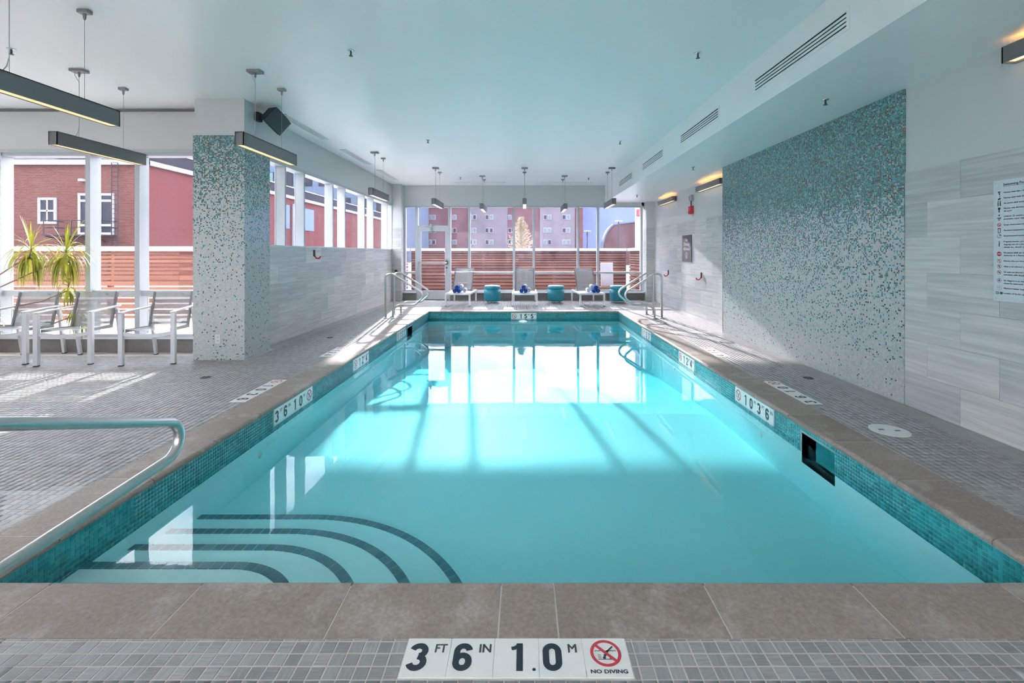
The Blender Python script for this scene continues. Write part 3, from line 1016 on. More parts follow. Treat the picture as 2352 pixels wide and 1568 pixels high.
for k, (s, a, b, zb, zt) in enumerate(wt):
    if k in sel: continue
    if s == 'left': p0, p1 = [(-PX, a), (-PX, b)], [(-PX + D, a), (-PX + D, b)]
    elif s == 'right': p0, p1 = [(PX, b), (PX, a)], [(PX - D, b), (PX - D, a)]
    elif s == 'far': p0, p1 = [(a, PY1), (b, PY1)], [(a, PY1 - D), (b, PY1 - D)]
    else: p0, p1 = [(b, PY0), (a, PY0)], [(b, PY0 + D), (a, PY0 + D)]
    W8.append([(*p0[0], zb), (*p0[1], zb), (*p0[1], zt), (*p0[0], zt), (*p1[0], zb), (*p1[1], zb), (*p1[1], zt), (*p1[0], zt)])
mass('waterline_tiles', np.array(W8, np.float32), Fq, 'pool_tile_mass', pool)
gb = MB()
for s in (-1, 1):
    sk = (3.39, 3.80) if s > 0 else (9.05, 9.46)
    xa, xb = sorted((s * PX, s * (PX - 0.0015)))
    gb.box(xa, xb, PY0, sk[0], -0.246, -0.04); gb.box(xa, xb, sk[1], PY1, -0.246, -0.04)
    gb.box(xa, xb, sk[0], sk[1], SK_TOP, -0.04)
gb.box(-PX, PX, PY1 - 0.0015, PY1, -0.246, -0.04); gb.box(-PX, PX, PY0, PY0 + 0.0015, -0.246, -0.04)
t = NT('tile_joint'); f = t.noise(t.coord('Object'), 20, 2)
M['tile_joint'] = t.done(t.bsdf(t.mix(f, (0.24, 0.44, 0.44, 1), (0.33, 0.52, 0.51, 1)), 0.7))
gb.build('tile_joint', 'tile_joint', pool)

# corner steps with dark nosing tiles
SCX, SCY = -1.50, 1.95
RAD = [0.47, 0.76, 1.04, 1.32]
ZST = [-0.235, -0.325, -0.400, -0.468]
nos_me = {}
for k in range(3, -1, -1):
    R, Z = RAD[k], ZST[k]
    poly = [(-PX, PY0), (-PX, SCY + R)] + [(SCX + R * math.sin(math.radians(a)), SCY + R * math.cos(math.radians(a))) for a in range(0, 91, 6)] + [(SCX + R, PY0)]
    bt = POOL_Z if k == 3 else ZST[k + 1]
    sp = MB().prism([(p[0], p[1]) for p in poly][::-1], 2, bt - 0.005, Z).build('step', 'plaster', pool)
    # nosing
    nw, npitch = 0.052, 0.062
    Lst = SCX + PX
    npc = int(round(Lst / npitch))
    key = ('s', k)
    for i in range(npc):
        w = Lst / npc
        if 's' not in nos_me:
            nos_me['s'] = MB().box(-w / 2 + 0.0025, w / 2 - 0.0025, -nw, 0.0015, -0.002, 0.0025).mesh('nosing_tile', 'nosing')
        link_mesh('nosing_tile', nos_me['s'], sp, (-PX + (i + 0.5) * w, SCY + R, Z))
    na = int(round(R * math.pi / 2 / npitch))
    da = math.pi / 2 / na
    if k not in nos_me:
        g = 0.0025 / R
        vs = []
        for a in (-da / 2 + g, 0, da / 2 - g):
            for r in (R - nw, R + 0.0015):
                for z in (-0.002, 0.0025):
                    vs.append((r * math.sin(a), r * math.cos(a), z))
        fs = []
        for j in (0, 4):
            fs += [(j + 1, j + 3, j + 7, j + 5), (j, j + 4, j + 6, j + 2), (j + 2, j + 6, j + 7, j + 3), (j, j + 1, j + 5, j + 4)]
        fs += [(0, 2, 3, 1), (8, 9, 11, 10)]
        nos_me[k] = MB().add(vs, fs).mesh('nosing_tile', 'nosing')
    for i in range(na):
        th = (i + 0.5) * da
        link_mesh('nosing_tile', nos_me[k], sp, (SCX, SCY, Z), (0, 0, -th))

# underwater lamp in the far wall
MB().lathe([(0.0, 0.03), (0.085, 0.028), (0.10, 0.0)][::-1], 24, frame((-0.02, PY1 - 0.002, -0.245), (1, 0, 0), (0, 0, 1)) @ Matrix.Diagonal((1, 0.32, 1, 1))).build('underwater_lamp', 'pool_lamp', pool, smooth=True)
for s, y in ((1, 4.45), (-1, 4.0), (1, 7.0), (-1, 7.0)):
    MB().lathe([(0.03, 0.0), (0.028, 0.012), (0.014, 0.014), (0.0, 0.008)], 14, frame((s * (PX - 0.001), y, -0.36), (0, s, 0), (0, 0, 1))).build('inlet', 'marker_white', pool, smooth=True)

water = MB()
water.box(-PX - 0.03, PX + 0.03, PY0 - 0.03, PY1 + 0.03, -1.0, WATER)
w_o = water.build('pool_water', 'water')
for (x0, x1, a, b) in ((PX + 0.03, PX + 0.23, 3.392, 3.798), (-PX - 0.23, -PX - 0.03, 9.052, 9.458)):
    MB().add([(x0, a, WATER), (x1, a, WATER), (x1, b, WATER), (x0, b, WATER)], [(0, 1, 2, 3)]).build('skimmer_surface', 'water_film', w_o)
tag(w_o, 'still clear turquoise water filling the swimming pool', 'water')

# ================================================================ DEPTH MARKERS
MS = 0.1524
def no_diving(ring, ink, x, y, s, z, caption):
    """prohibition sign in a tile of size s with lower left corner (x,y)"""
    cx, cy_ = x + s * 0.5, y + s * (0.60 if caption else 0.52)
    R = s * (0.345 if caption else 0.37)
    put_ring(ring, cx, cy_, R * 0.80, R, z)
    c = R * 0.64
    put_bar(ring, cx - c, cy_ + c, cx + c, cy_ - c, R * 0.2, z + 0.0002)
    # wave, floor and the diver striking it
    xs = [cx - R * 0.70 + R * 1.4 * i / 12 for i in range(13)]
    for i in range(12):
        put_bar(ink, xs[i], cy_ + R * (0.14 + 0.05 * (i % 2)), xs[i + 1], cy_ + R * (0.14 + 0.05 * ((i + 1) % 2)), R * 0.05, z)
    put_bar(ink, cx - R * 0.55, cy_ - R * 0.46, cx + R * 0.45, cy_ - R * 0.46, R * 0.05, z)
    put_disc(ink, cx - R * 0.14, cy_ - R * 0.34, R * 0.10, z)
    put_bar(ink, cx - R * 0.12, cy_ - R * 0.24, cx + R * 0.12, cy_ + R * 0.14, R * 0.17, z)
    put_bar(ink, cx + R * 0.10, cy_ + R * 0.12, cx + R * 0.52, cy_ + R * 0.50, R * 0.10, z)
    put_bar(ink, cx - R * 0.05, cy_ - R * 0.12, cx + R * 0.20, cy_ - R * 0.22, R * 0.07, z)
    put_bar(ink, cx + R * 0.20, cy_ - R * 0.22, cx + R * 0.24, cy_ - R * 0.44, R * 0.06, z)
    for q in range(3):
        put_bar(ink, cx - R * 0.55, cy_ - R * (0.10 + 0.12 * q), cx - R * 0.33, cy_ - R * (0.16 + 0.10 * q), R * 0.035, z)
    if caption:
        put_text(ink, 'NO DIVING', x + s * 0.10, y + s * 0.10, s * 0.085, s * 0.80, z, bold=s * 0.012)

def ribbon(mb, pts, w, z, closed=False):
    """flat bold stroke along a 2-D line"""
    P = [Vector(p) for p in pts]; n_ = len(P); vs = []
    for i in range(n_):
        a = P[(i - 1) % n_] if closed or i > 0 else P[i]
        b = P[(i + 1) % n_] if closed or i < n_ - 1 else P[i]
        d1 = (P[i] - a) if (P[i] - a).length > 1e-9 else (b - P[i])
        d2 = (b - P[i]) if (b - P[i]).length > 1e-9 else d1
        d1, d2 = d1.normalized(), d2.normalized()
        nn_ = Vector((-(d1.y + d2.y), d1.x + d2.x)).normalized()
        k = 1.0 / max(0.5, nn_.dot(Vector((-d1.y, d1.x))))
        vs += [(P[i].x + nn_.x * w / 2 * k, P[i].y + nn_.y * w / 2 * k, z), (P[i].x - nn_.x * w / 2 * k, P[i].y - nn_.y * w / 2 * k, z)]
    m_ = n_ if closed else n_ - 1
    mb.add(vs, [(2 * i, 2 * i + 1, (2 * i + 3) % (2 * n_), (2 * i + 2) % (2 * n_)) for i in range(m_)])
def _el(cx, cy_, rx, ry, a0, a1, n_=14):
    return [(cx + rx * math.cos(math.radians(a0 + (a1 - a0) * i / n_)), cy_ + ry * math.sin(math.radians(a0 + (a1 - a0) * i / n_))) for i in range(n_ + 1)]
# strokes in a cell 1 high, 0.62 wide, line weight 0.2 (centre lines)
GLY = {
    '0': [(_el(0.31, 0.69, 0.20, 0.21, 0, 180) + _el(0.31, 0.31, 0.20, 0.21, 180, 360), True)],
    '1': [([(0.36, 0.0), (0.36, 1.0)], False), ([(0.10, 0.80), (0.20, 0.82), (0.30, 0.90)], False)],
    '2': [(_el(0.31, 0.68, 0.20, 0.22, 170, -30) + [(0.13, 0.13)], False), ([(0.02, 0.09), (0.60, 0.09)], False)],
    '3': [(_el(0.29, 0.715, 0.205, 0.185, 165, -80), False), (_el(0.29, 0.305, 0.22, 0.205, 88, -165), False)],
    '4': [([(0.42, 0.0), (0.42, 1.0)], False), ([(0.38, 0.93), (0.08, 0.34)], False), ([(0.01, 0.29), (0.62, 0.29)], False)],
    '5': [([(0.58, 0.91), (0.13, 0.91)], False), ([(0.17, 0.97), (0.13, 0.50)], False), (_el(0.29, 0.34, 0.22, 0.24, 128, -160), False)],
    '6': [(_el(0.31, 0.70, 0.20, 0.20, 10, 180) + _el(0.31, 0.30, 0.20, 0.20, 180, 360), False), (_el(0.31, 0.33, 0.20, 0.22, -25, 180), False)],
}
def put_digit(mb, c, x, y, h, z, wt=0.205):
    for q, (line, closed) in enumerate(GLY[c]):
        ribbon(mb, [(x + p[0] * h, y + p[1] * h) for p in line], h * (wt if not (c == '1' and q == 1) else 0.13), z + q * 0.00006, closed)
def marker(label, O, R, U, tiles, s=MS, group='pool depth markers', detail=True):
    root = thing('depth_marker', label, 'depth marker', group=group, mtx=frame(O, R, U))
    zz = 0.0014
    for i, tl in enumerate(tiles):
        x = i * s
        tile = MB().box(x + 0.0007, x + s - 0.0007, 0.0005, s - 0.0005, -0.005, 0.0008).build('marker_tile', 'marker_white', root)
        if tl in ('X', 'XC'):
            ring, sm = MB(), MB()
            no_diving(ring, sm, x, 0, s, zz, tl == 'XC')
            ring.build('prohibition_ring', 'sign_red', tile)
            sm.build('diver_pictogram', 'ink_grey', tile)
            continue
        main, sup, dot, mx0 = tl
        ink = MB()
        put_digit(ink, main, x + s * mx0, s * 0.155, s * 0.70, zz)
        ink.build('digit', 'ink', tile)
        if sup:
            sm = MB()
            put_text(sm, sup, x + s * 0.66, s * 0.615, s * 0.215, s * 0.27 if len(sup) > 1 else s * 0.20, zz, bold=s * 0.016)
            sm.build('unit', 'ink_grey', tile)
        if dot:
            dm = MB(); put_disc(dm, x + s * 0.885, s * 0.19, s * 0.038, zz)
            dm.build('decimal_point', 'ink', tile)
    return root
d = lambda c, sup='', dot=False, x=0.08: (c, sup, dot, x)
SF = 0.1545
marker('white depth marker 3 ft 6 in 1.0 m in the front deck', (-0.4115, 1.5055, 0.0), (1, 0, 0), (0, 1, 0),
       [d('3', 'FT', x=0.10), d('6', 'IN', x=0.09), d('1', '', True, x=0.32), d('0', 'M', x=0.08), 'XC'], s=SF)
marker('white depth strip 1.0 3 6 in the left deck, facing the alcove', (-2.749, 5.062, 0.0), (0, -1, 0), (1, 0, 0),
       ['X', d('1', '', False, 0.33), d('0', '', False, 0.2), d('3', '', False, 0.2), d('6', '', False, 0.2)])
marker('white depth strip 3 6 1.0 in the right deck beside the mosaic panel', (2.749, 4.238, 0.0), (0, 1, 0), (-1, 0, 0),
       [d('3', '', False, 0.2), d('6', '', True, 0.2), d('1', '', False, 0.33), d('0', '', False, 0.2), 'X'])
marker('white depth strip 1 2 4 in the left deck, partly in the sun', (-2.749, 6.815, 0.0), (0, -1, 0), (1, 0, 0),
       ['X', d('1', '', False, 0.33), d('2', '', False, 0.2), d('4', '', False, 0.2)])
marker('white depth strip 4 1 2 in the sunlit right deck', (2.749, 6.205, 0.0), (0, 1, 0), (-1, 0, 0),
       [d('4', '', False, 0.2), d('1', '', False, 0.33), d('2', '', False, 0.2), 'X'])
ZM = -0.197
marker('upright depth marker 3 ft 6 in 1 0 m on the left pool wall, nearest', (-PX + 0.006, 4.216, ZM), (0, 1, 0), (0, 0, 1),
       [d('3', 'FT'), d('6', 'IN'), d('1', '', x=0.3), d('0', 'M'), 'X'])
marker('upright depth marker 1 2 m 4 ft on the left pool wall', (-PX + 0.006, 6.181, ZM), (0, 1, 0), (0, 0, 1),
       ['X', d('1', '', x=0.33), d('2', 'M'), d('4', 'FT')])
marker('upright depth marker 1 5 m 5 ft on the left pool wall, farthest', (-PX + 0.006, 8.301, ZM), (0, 1, 0), (0, 0, 1),
       ['X', d('1', '', x=0.33), d('5', 'M'), d('5', 'FT')])
marker('upright depth marker 1 0 m 3 ft 6 in on the right pool wall, nearest', (PX - 0.006, 4.976, ZM), (0, -1, 0), (0, 0, 1),
       ['X', d('1', '', x=0.33), d('0', 'M'), d('3', 'FT'), d('6', 'IN')])
marker('upright depth marker 1 2 m 4 ft on the right pool wall', (PX - 0.006, 6.789, ZM), (0, -1, 0), (0, 0, 1),
       ['X', d('1', '', x=0.33), d('2', 'M'), d('4', 'FT')])
marker('upright depth marker 1 5 m 5 ft on the right pool wall, farthest', (PX - 0.006, 8.909, ZM), (0, -1, 0), (0, 0, 1),
       ['X', d('1', '', x=0.33), d('5', 'M'), d('5', 'FT')])
marker('upright depth marker 1 5 m 5 ft on the far pool wall', (-0.304, PY1 - 0.006, ZM), (1, 0, 0), (0, 0, 1),
       ['X', d('1', '', x=0.33), d('5', 'M'), d('5', 'FT')])

# ================================================================ COLUMN
colm = thing('column', 'square column clad in glass mosaic from white to teal', 'column', (0, 0, 0))
cxm, cym = (COLX0 + COLX1) / 2, (COLY0 + COLY1) / 2
MB().box(COLX0, COLX1, COLY0, COLY1, 0.0, 2.92).build('mosaic_cladding', 'mosaic_column', colm)
MB().box(COLX0 + 0.012, COLX1 - 0.012, COLY0 + 0.012, COLY1, 2.92, CEIL + 0.005).build('plaster_top', 'paint', colm)
out = thing('wall_outlet', 'white power outlet low on the mosaic column', 'outlet', (-3.975, COLY0, 0.215))
MB().box(-0.036, 0.036, -0.008, 0.002, 0, 0.118).build('cover_plate', 'outlet', out, bevel=0.003)
for z in (0.035, 0.083):
    s_ = MB().box(-0.017, 0.017, -0.011, -0.007, z - 0.015, z + 0.015).build('socket', 'outlet', out, bevel=0.002)
    for x in (-0.006, 0.006):
        MB().box(x - 0.0015, x + 0.0015, -0.0122, -0.0105, z - 0.004, z + 0.007).build('slot', 'dark_slot', s_)

# loudspeaker on the column
sp = thing('loudspeaker', 'black wedge-shaped loudspeaker on the column side below the ceiling', 'speaker', (COLX1, 6.28, 3.24))
MB().box(-0.01, 0.05, -0.05, 0.05, -0.06, 0.06).build('bracket', 'black_plastic', sp, bevel=0.006)
MB().tube([(0.04, 0, 0), (0.09, 0.0, -0.01)], 0.03, 10).build('swivel_arm', 'black_plastic', sp)
mt = Matrix.Translation((0.22, 0.06, -0.03)) @ Matrix.Rotation(math.radians(-22), 4, 'Z') @ Matrix.Rotation(math.radians(24), 4, 'Y') @ Matrix.Rotation(math.radians(-28), 4, 'X')
mbx = MB()
mbx.add([(-0.13, -0.11, -0.09), (-0.13, 0.11, -0.09), (-0.13, 0.11, 0.09), (-0.13, -0.11, 0.09),
         (0.05, -0.17, -0.125), (0.05, 0.17, -0.125), (0.05, 0.17, 0.125), (0.05, -0.17, 0.125)],
        [(0, 1, 2, 3), (0, 4, 5, 1), (1, 5, 6, 2), (2, 6, 7, 3), (3, 7, 4, 0), (4, 7, 6, 5)], mt)
mbx.build('cabinet', 'black_plastic', sp, bevel=0.02)
g = []
for j in range(9):
    for i in range(5):
        y = -0.165 + 0.33 * j / 8; z = -0.12 + 0.24 * i / 4
        g.append((0.052 + 0.045 * (1 - (y / 0.165) ** 2) * (1 - 0.3 * (z / 0.12) ** 2), y, z))
MB().add(g, [(j * 5 + i, j * 5 + i + 1, (j + 1) * 5 + i + 1, (j + 1) * 5 + i) for j in range(8) for i in range(4)], mt).build('front_grille', 'slot_dark' if 'slot_dark' in M else simple('slot_dark', (0.05, 0.06, 0.075), 0.6, var=0.3, scale=200) and 'slot_dark', sp, smooth=True)

# ================================================================ PENDANT LAMPS
def pendant(lab, x, y0, y1, ztop=2.652, lamp='lamp_warm', grp='linear pendant lamps'):
    L = y1 - y0
    r = thing('pendant_lamp', lab, 'pendant lamp', (x, (y0 + y1) / 2, ztop - 0.14), group=grp)
    w, h, tk = 0.045, 0.14, 0.008
    mb = MB()
    mb.box(-w, -w + tk, -L / 2, L / 2, 0, h); mb.box(w - tk, w, -L / 2, L / 2, 0, h)
    mb.box(-w, w, -L / 2, -L / 2 + tk, 0, h); mb.box(-w, w, L / 2 - tk, L / 2, 0, h)
    mb.box(-w, w, -L / 2, L / 2, h - tk, h)
    mb.build('housing', 'pendant_metal', r)
    MB().box(-w + tk, w - tk, -L / 2 + tk, L / 2 - tk, 0.006, 0.014).build('diffuser', lamp, r)
    zc = CEIL - (ztop - 0.14)
    for q, yy in enumerate((-0.28, 0.28)):
        MB().tube([(0, yy, h - 0.002), (0, yy, zc - 0.02)], 0.0016, 6).build('cable', 'canopy_metal', r)
        cw, cl = (0.075, 0.075) if q == 0 else (0.045, 0.045)
        cn = MB().box(-cw, cw, yy - cl * 0.6, yy + cl * 0.6, zc - 0.030, zc - 0.001).build('ceiling_canopy', 'canopy_metal', r, bevel=0.004)
        MB().lathe([(0.012, -0.028), (0.012, 0.0), (0.006, -0.05)][::-1] if False else [(0.005, -0.055), (0.011, -0.04), (0.012, 0.0)], 10, Matrix.Translation((0, yy, zc - 0.028))).build('cable_gripper', 'canopy_metal', cn)
    # supply flex beside the first cable
    MB().tube([(0.0, -0.33, h - 0.002), (0.004, -0.30, h + 0.05), (0.005, -0.285, h + 0.12), (0.005, -0.285, zc - 0.14), (-0.01, -0.32, zc - 0.07), (-0.02, -0.31, zc - 0.028)], 0.003, 6).build('supply_flex', 'grey_box', r, smooth=True)
    return r
pendant('long grey pendant lamp at the upper left edge, nearest of all', -3.64, 2.98, 4.11)
pendant('grey pendant lamp hanging before the alcove window', -4.88, 4.78, 5.91)
pendant('grey pendant lamp hanging in front of the mosaic column', -2.96, 4.80, 5.93)
pendant('grey pendant lamp by the high windows of the left wall', -2.96, 8.92, 9.98, lamp='lamp_white')
for k, (x, y0) in enumerate(((-2.07, 10.57), (-1.07, 11.68), (0.02, 10.57), (1.06, 11.68), (2.07, 10.57))):
    lab = ['leftmost', 'second from left', 'middle, seen end-on', 'second from right', 'rightmost'][k]
    pendant('short pendant lamp in the row before the far window front, ' + lab, x, y0, y0 + 1.1, lamp='lamp_white')

# ================================================================ WALL LAMPS
def sconce(lab, x, y0, y1, z0=2.70):
    L = y1 - y0
    r = thing('wall_lamp', lab, 'wall lamp', (x, (y0 + y1) / 2, z0), group='wall lamps of the right wall')
    mb = MB()
    mb.box(-0.10, -0.09, -L / 2, L / 2, 0, 0.115); mb.box(-0.10, 0, -L / 2, -L / 2 + 0.01, 0, 0.115); mb.box(-0.10, 0, L / 2 - 0.01, L / 2, 0, 0.115)
    mb.box(-0.012, 0, -L / 2, L / 2, 0, 0.115)
    mb.build('housing', 'pendant_metal', r)
    MB().box(-0.09, -0.012, -L / 2 + 0.01, L / 2 - 0.01, 0.012, 0.022).build('lower_diffuser', 'sconce_down', r)
    MB().box(-0.09, -0.012, -L / 2 + 0.06, L / 2 - 0.06, 0.085, 0.095).build('upper_diffuser', 'sconce_up', r)
sconce('grey wall lamp at the right picture edge, near the rules board', WR + 0.0, 2.05, 3.285, 2.735)
sconce('grey wall lamp with warm glow next to the mosaic panel', WR2, 8.72, 9.95)
sconce('grey wall lamp nearest to the far window front', WR2, 11.5, 12.75)

# ================================================================ VENTS
for k, y0 in enumerate((3.41, 5.68, 7.96, 10.24)):
    lab = ['largest and nearest', 'second from the camera', 'third from the camera', 'farthest'][k]
    r = thing('air_grille', 'white slotted air grille in the ceiling bulkhead, ' + lab, 'vent', (BEAM_X, y0, 3.045), group='air grilles of the bulkhead')
    fr_ = MB()
    fr_.box(-0.006, 0.001, 0, 1.42, 0, 0.030); fr_.box(-0.006, 0.001, 0, 1.42, 0.140, 0.165)
    fr_.box(-0.006, 0.001, 0, 0.03, 0.03, 0.14); fr_.box(-0.006, 0.001, 1.39, 1.42, 0.03, 0.14)
    fr_.build('frame', 'ceiling_paint', r)
    MB().box(-0.0015, -0.0005, 0.03, 1.39, 0.03, 0.14).build('slot_backing', 'dark_slot', r)
    for q in range(3):
        z = 0.040 + 0.031 * q
        MB().box(-0.006, -0.0015, 0.03, 1.39, z + 0.003, z + 0.022).build('louvre', 'ceiling_paint', r)
def slot_vent(lab, x, y, lx, ly):
    r = thing('slot_diffuser', lab, 'vent', (x, y, CEIL), group='ceiling slot diffusers')
    fr_ = MB(); fr_.box(-lx / 2, lx / 2, -ly / 2, ly / 2, -0.004, 0.0)
    fr_.build('frame', 'slot_grey', r)
    nsl = 4
    for q in range(nsl + 1):
        if ly > lx:
            p = -lx / 2 + lx * q / nsl
            MB().box(p - 0.008, p + 0.008, -ly / 2, ly / 2, -0.009, -0.003).build('blade', 'ceiling_paint', r)
        else:
            p = -ly / 2 + ly * q / nsl
            MB().box(-lx / 2, lx / 2, p - 0.008, p + 0.008, -0.009, -0.003).build('blade', 'ceiling_paint', r)
for k, (y0, y1) in enumerate(((6.68, 8.15), (8.94, 10.42), (11.14, 12.62))):
    slot_vent('slot diffuser in the ceiling along the left wall, ' + ['nearest, beside the loudspeaker', 'middle of three', 'farthest of three'][k], -3.50, (y0 + y1) / 2, 0.13, y1 - y0)
slot_vent('slot diffuser in the ceiling before the far windows, left one', -1.24, 13.1, 1.47, 0.12)
slot_vent('slot diffuser in the ceiling before the far windows, right one', 1.24, 13.1, 1.47, 0.12)

# ================================================================ SPRINKLERS
spots = [(806, 116, CEIL, 'front left over the pool'), (1603, 121, CEIL, 'front right over the pool'), (983, 321, CEIL, 'middle left over the pool'),
         (1424, 324, CEIL, 'middle right over the pool'), (1057, 407, CEIL, 'left, close to the far windows'), (1352, 408, CEIL, 'right, close to the far windows'),
         (26, 112, CEIL, 'at the left picture edge above the long pendant'), (1896, 228, SOFFIT, 'in the low ceiling above the mosaic panel'),
         (1592, 383, SOFFIT, 'in the low ceiling above the red alarm'), (1463, 448, SOFFIT, 'in the low ceiling near the far corner')]
sp_me = {'rose': MB().lathe([(0.0, -0.012), (0.026, -0.010), (0.036, 0.0)], 16).mesh('rose', 'chrome', True),
         'stem': MB().lathe([(0.010, -0.05), (0.008, -0.01)], 8).mesh('stem', 'drain_metal'),
         'deflector': MB().lathe([(0.020, -0.056), (0.020, -0.052)], 12).mesh('deflector', 'drain_metal')}
for u, v, z, where in spots:
    Y = (z - CAM_H) * F_PX / (VPY - v)
    r = thing('sprinkler', 'small pendent fire sprinkler ' + where, 'sprinkler', ((u - VPX) * Y / F_PX, Y, z), group='fire sprinklers')
    for nm, me in sp_me.items():
        link_mesh(nm, me, r)

# ================================================================ RAILS AND LADDERS
def rail_flange(parent, x, y):
    MB().lathe([(0.048, 0.0), (0.046, 0.012), (0.028, 0.022)], 16, Matrix.Translation((x, y, 0))).build('escutcheon', 'steel', parent, smooth=True)
PR = 0.024
hr = thing('handrail', 'stainless steel stair handrail in the left foreground, its loop end over the pool steps', 'handrail', (-1.8, 1.15, 0))
pts = [(0, 0, 0.0), (0, 0, 0.955), (0, 1.64, 0.368), (0, 0.25, 0.285), (0, 0.18, 0.0)]
pts = fillet(pts, [0, 0.10, 0.096, 0.10, 0], 14)
MB().tube(pts, PR, 16).build('pipe', 'steel', hr, smooth=True)
rail_flange(hr, 0, 0); rail_flange(hr, 0, 0.18)
def ladder_rail(lab, y, s):
    r = thing('grab_rail', lab, 'grab rail', (s * 2.95, y, 0), group='grab rails of the far ladders')
    p = [(0, 0, 0), (0, 0, 0.93), (0.14, 0, 0.955), (0.86, 0, 0.50), (0.62, 0, 0.29), (0.28, 0, 0.29), (0.155, 0, 0.20), (0.155, 0, 0)]
    p = [(-q[0] * s, q[1], q[2]) for q in p]
    p = fillet(p, [0, 0.13, 0.16, 0.115, 0.11, 0.12, 0.12, 0], 7)
    MB().tube(p, 0.0225, 12).build('pipe', 'steel', r, smooth=True)
    rail_flange(r, 0, 0); rail_flange(r, -0.155 * s, 0)
ladder_rail('looped steel grab rail left of the pool, nearer of the pair', 9.86, -1)
ladder_rail('looped steel grab rail left of the pool, farther of the pair', 10.50, -1)
ladder_rail('looped steel grab rail right of the pool, nearer of the pair', 9.86, 1)
ladder_rail('looped steel grab rail right of the pool, farther of the pair', 10.50, 1)

# ================================================================ FLOOR FITTINGS
def floor_disc(name, lab, cat, x, y, r, mat, holes, grp=None):
    o = thing(name, lab, cat, (x, y, 0), group=grp)
    MB().lathe([(r, -0.006), (r, 0.002), (r - 0.006, 0.004)], 32).build('cover', mat, o)
    if holes == 'lid':
        for q in (-1, 1):
            MB().box(-0.022, 0.022, -0.010, 0.010, 0.0040, 0.0046, Matrix.Translation((q * 0.055, -q * 0.012, 0))).build('finger_hole', 'drain_metal', o)
    else:
        for q in range(8):
            a = q * math.pi / 4
            MB().box(r * 0.3, r * 0.85, -0.006, 0.006, 0.0042, 0.0048, Matrix.Rotation(a, 4, 'Z')).build('grate_slot', 'dark_slot', o)
floor_disc('skimmer_lid', 'round white skimmer lid in the right deck', 'lid', 2.86, 3.61, 0.135, 'lid_white', 'lid')
floor_disc('floor_drain', 'round dark floor drain in the deck beside the mosaic column', 'drain', -3.55, 5.15, 0.055, 'drain_metal', 'grate', 'round floor drains')
floor_disc('floor_drain', 'round dark floor drain in the deck below the mosaic panel', 'drain', 3.165, 5.13, 0.055, 'drain_metal', 'grate', 'round floor drains')
floor_disc('floor_drain', 'round floor drain in the left deck before the tiled wall', 'drain', -3.19, 7.6, 0.055, 'drain_metal', 'grate', 'round floor drains')

# ================================================================ WALL FITTINGS
al = thing('fire_alarm', 'red fire alarm strobe with grey box above, on the right wall', 'alarm', (WR2, 10.4, 2.27))
MB().box(-0.07, 0, -0.075, 0.075, 0.0, 0.185).build('red_housing', 'red_plastic', al, bevel=0.012)
MB().box(-0.085, -0.068, -0.05, 0.05, 0.02, 0.07).build('strobe_lens', 'red_plastic', al)
MB().tube([(-0.03, 0.0, 0.18), (-0.03, 0.0, 0.31)], 0.014, 8).build('conduit', 'black_plastic', al)
jb = MB().box(-0.06, 0, -0.065, 0.065, 0.30, 0.43).build('junction_box', 'grey_box', al, bevel=0.006)
MB().box(-0.063, -0.059, 0.0, 0.05, 0.315, 0.415).build('cover', 'orange', jb)
sg = thing('no_diving_sign', 'dark grey sign reading No Diving Allowed on the right wall', 'sign', mtx=frame((WR2 - 0.002, 11.03, 1.19), (0, -1, 0), (0, 0, 1)))
MB().box(0, 0.60, 0, 0.62, -0.002, 0.014).build('board', 'sign_dark', sg)
mb = MB()
put_text(mb, 'No', 0.21, 0.475, 0.075, 0.17, 0.0148, bold=0.008)
put_text(mb, 'Diving', 0.11, 0.375, 0.075, 0.38, 0.0148, bold=0.008)
put_text(mb, 'Allowed', 0.09, 0.265, 0.075, 0.43, 0.0148, bold=0.008)
put_ring(mb, 0.30, 0.15, 0.060, 0.075, 0.0148); put_bar(mb, 0.255, 0.195, 0.345, 0.105, 0.012, 0.0149)
put_bar(mb, 0.28, 0.12, 0.33, 0.18, 0.016, 0.0149); put_disc(mb, 0.275, 0.112, 0.014, 0.0149)
mb.build('lettering', 'sign_light', sg)
def hook(lab, x, y, z, s):
    h = thing('wall_hook', lab, 'hook', (x, y, z), group='rescue equipment hooks')
    MB().box(*sorted((0, -0.02 * s)), -0.018, 0.018, 0.03, 0.15).build('back_plate', 'black_plastic', h)
    MB().tube([(-0.015 * s, 0, 0.10), (-0.02 * s, 0, 0.03), (-0.05 * s, 0, -0.005), (-0.10 * s, 0, -0.005), (-0.125 * s, 0, 0.035)], 0.013, 8).build('hook_arm', 'red_plastic', h, smooth=True)
hook('red and black hook on the shaded right wall', WR2, 12.1, 0.80, 1)
hook('red and black hook on the sunlit right wall', WR2, 9.86, 0.83, 1)
hook('red and black hook on the left wall under the window sill', WL, 8.42, 1.30, -1)
kn = thing('wall_valve', 'small black valve knob on the left pilaster', 'valve', (-3.70, PIL, 0.83))
MB().tube([(0, 0.0, 0.05), (0.0, -0.05, 0.05)], 0.035, 12).build('knob', 'black_plastic', kn)
MB().tube([(0.03, -0.02, 0.03), (0.06, -0.05, -0.02)], 0.022, 8).build('lever', 'black_plastic', kn)

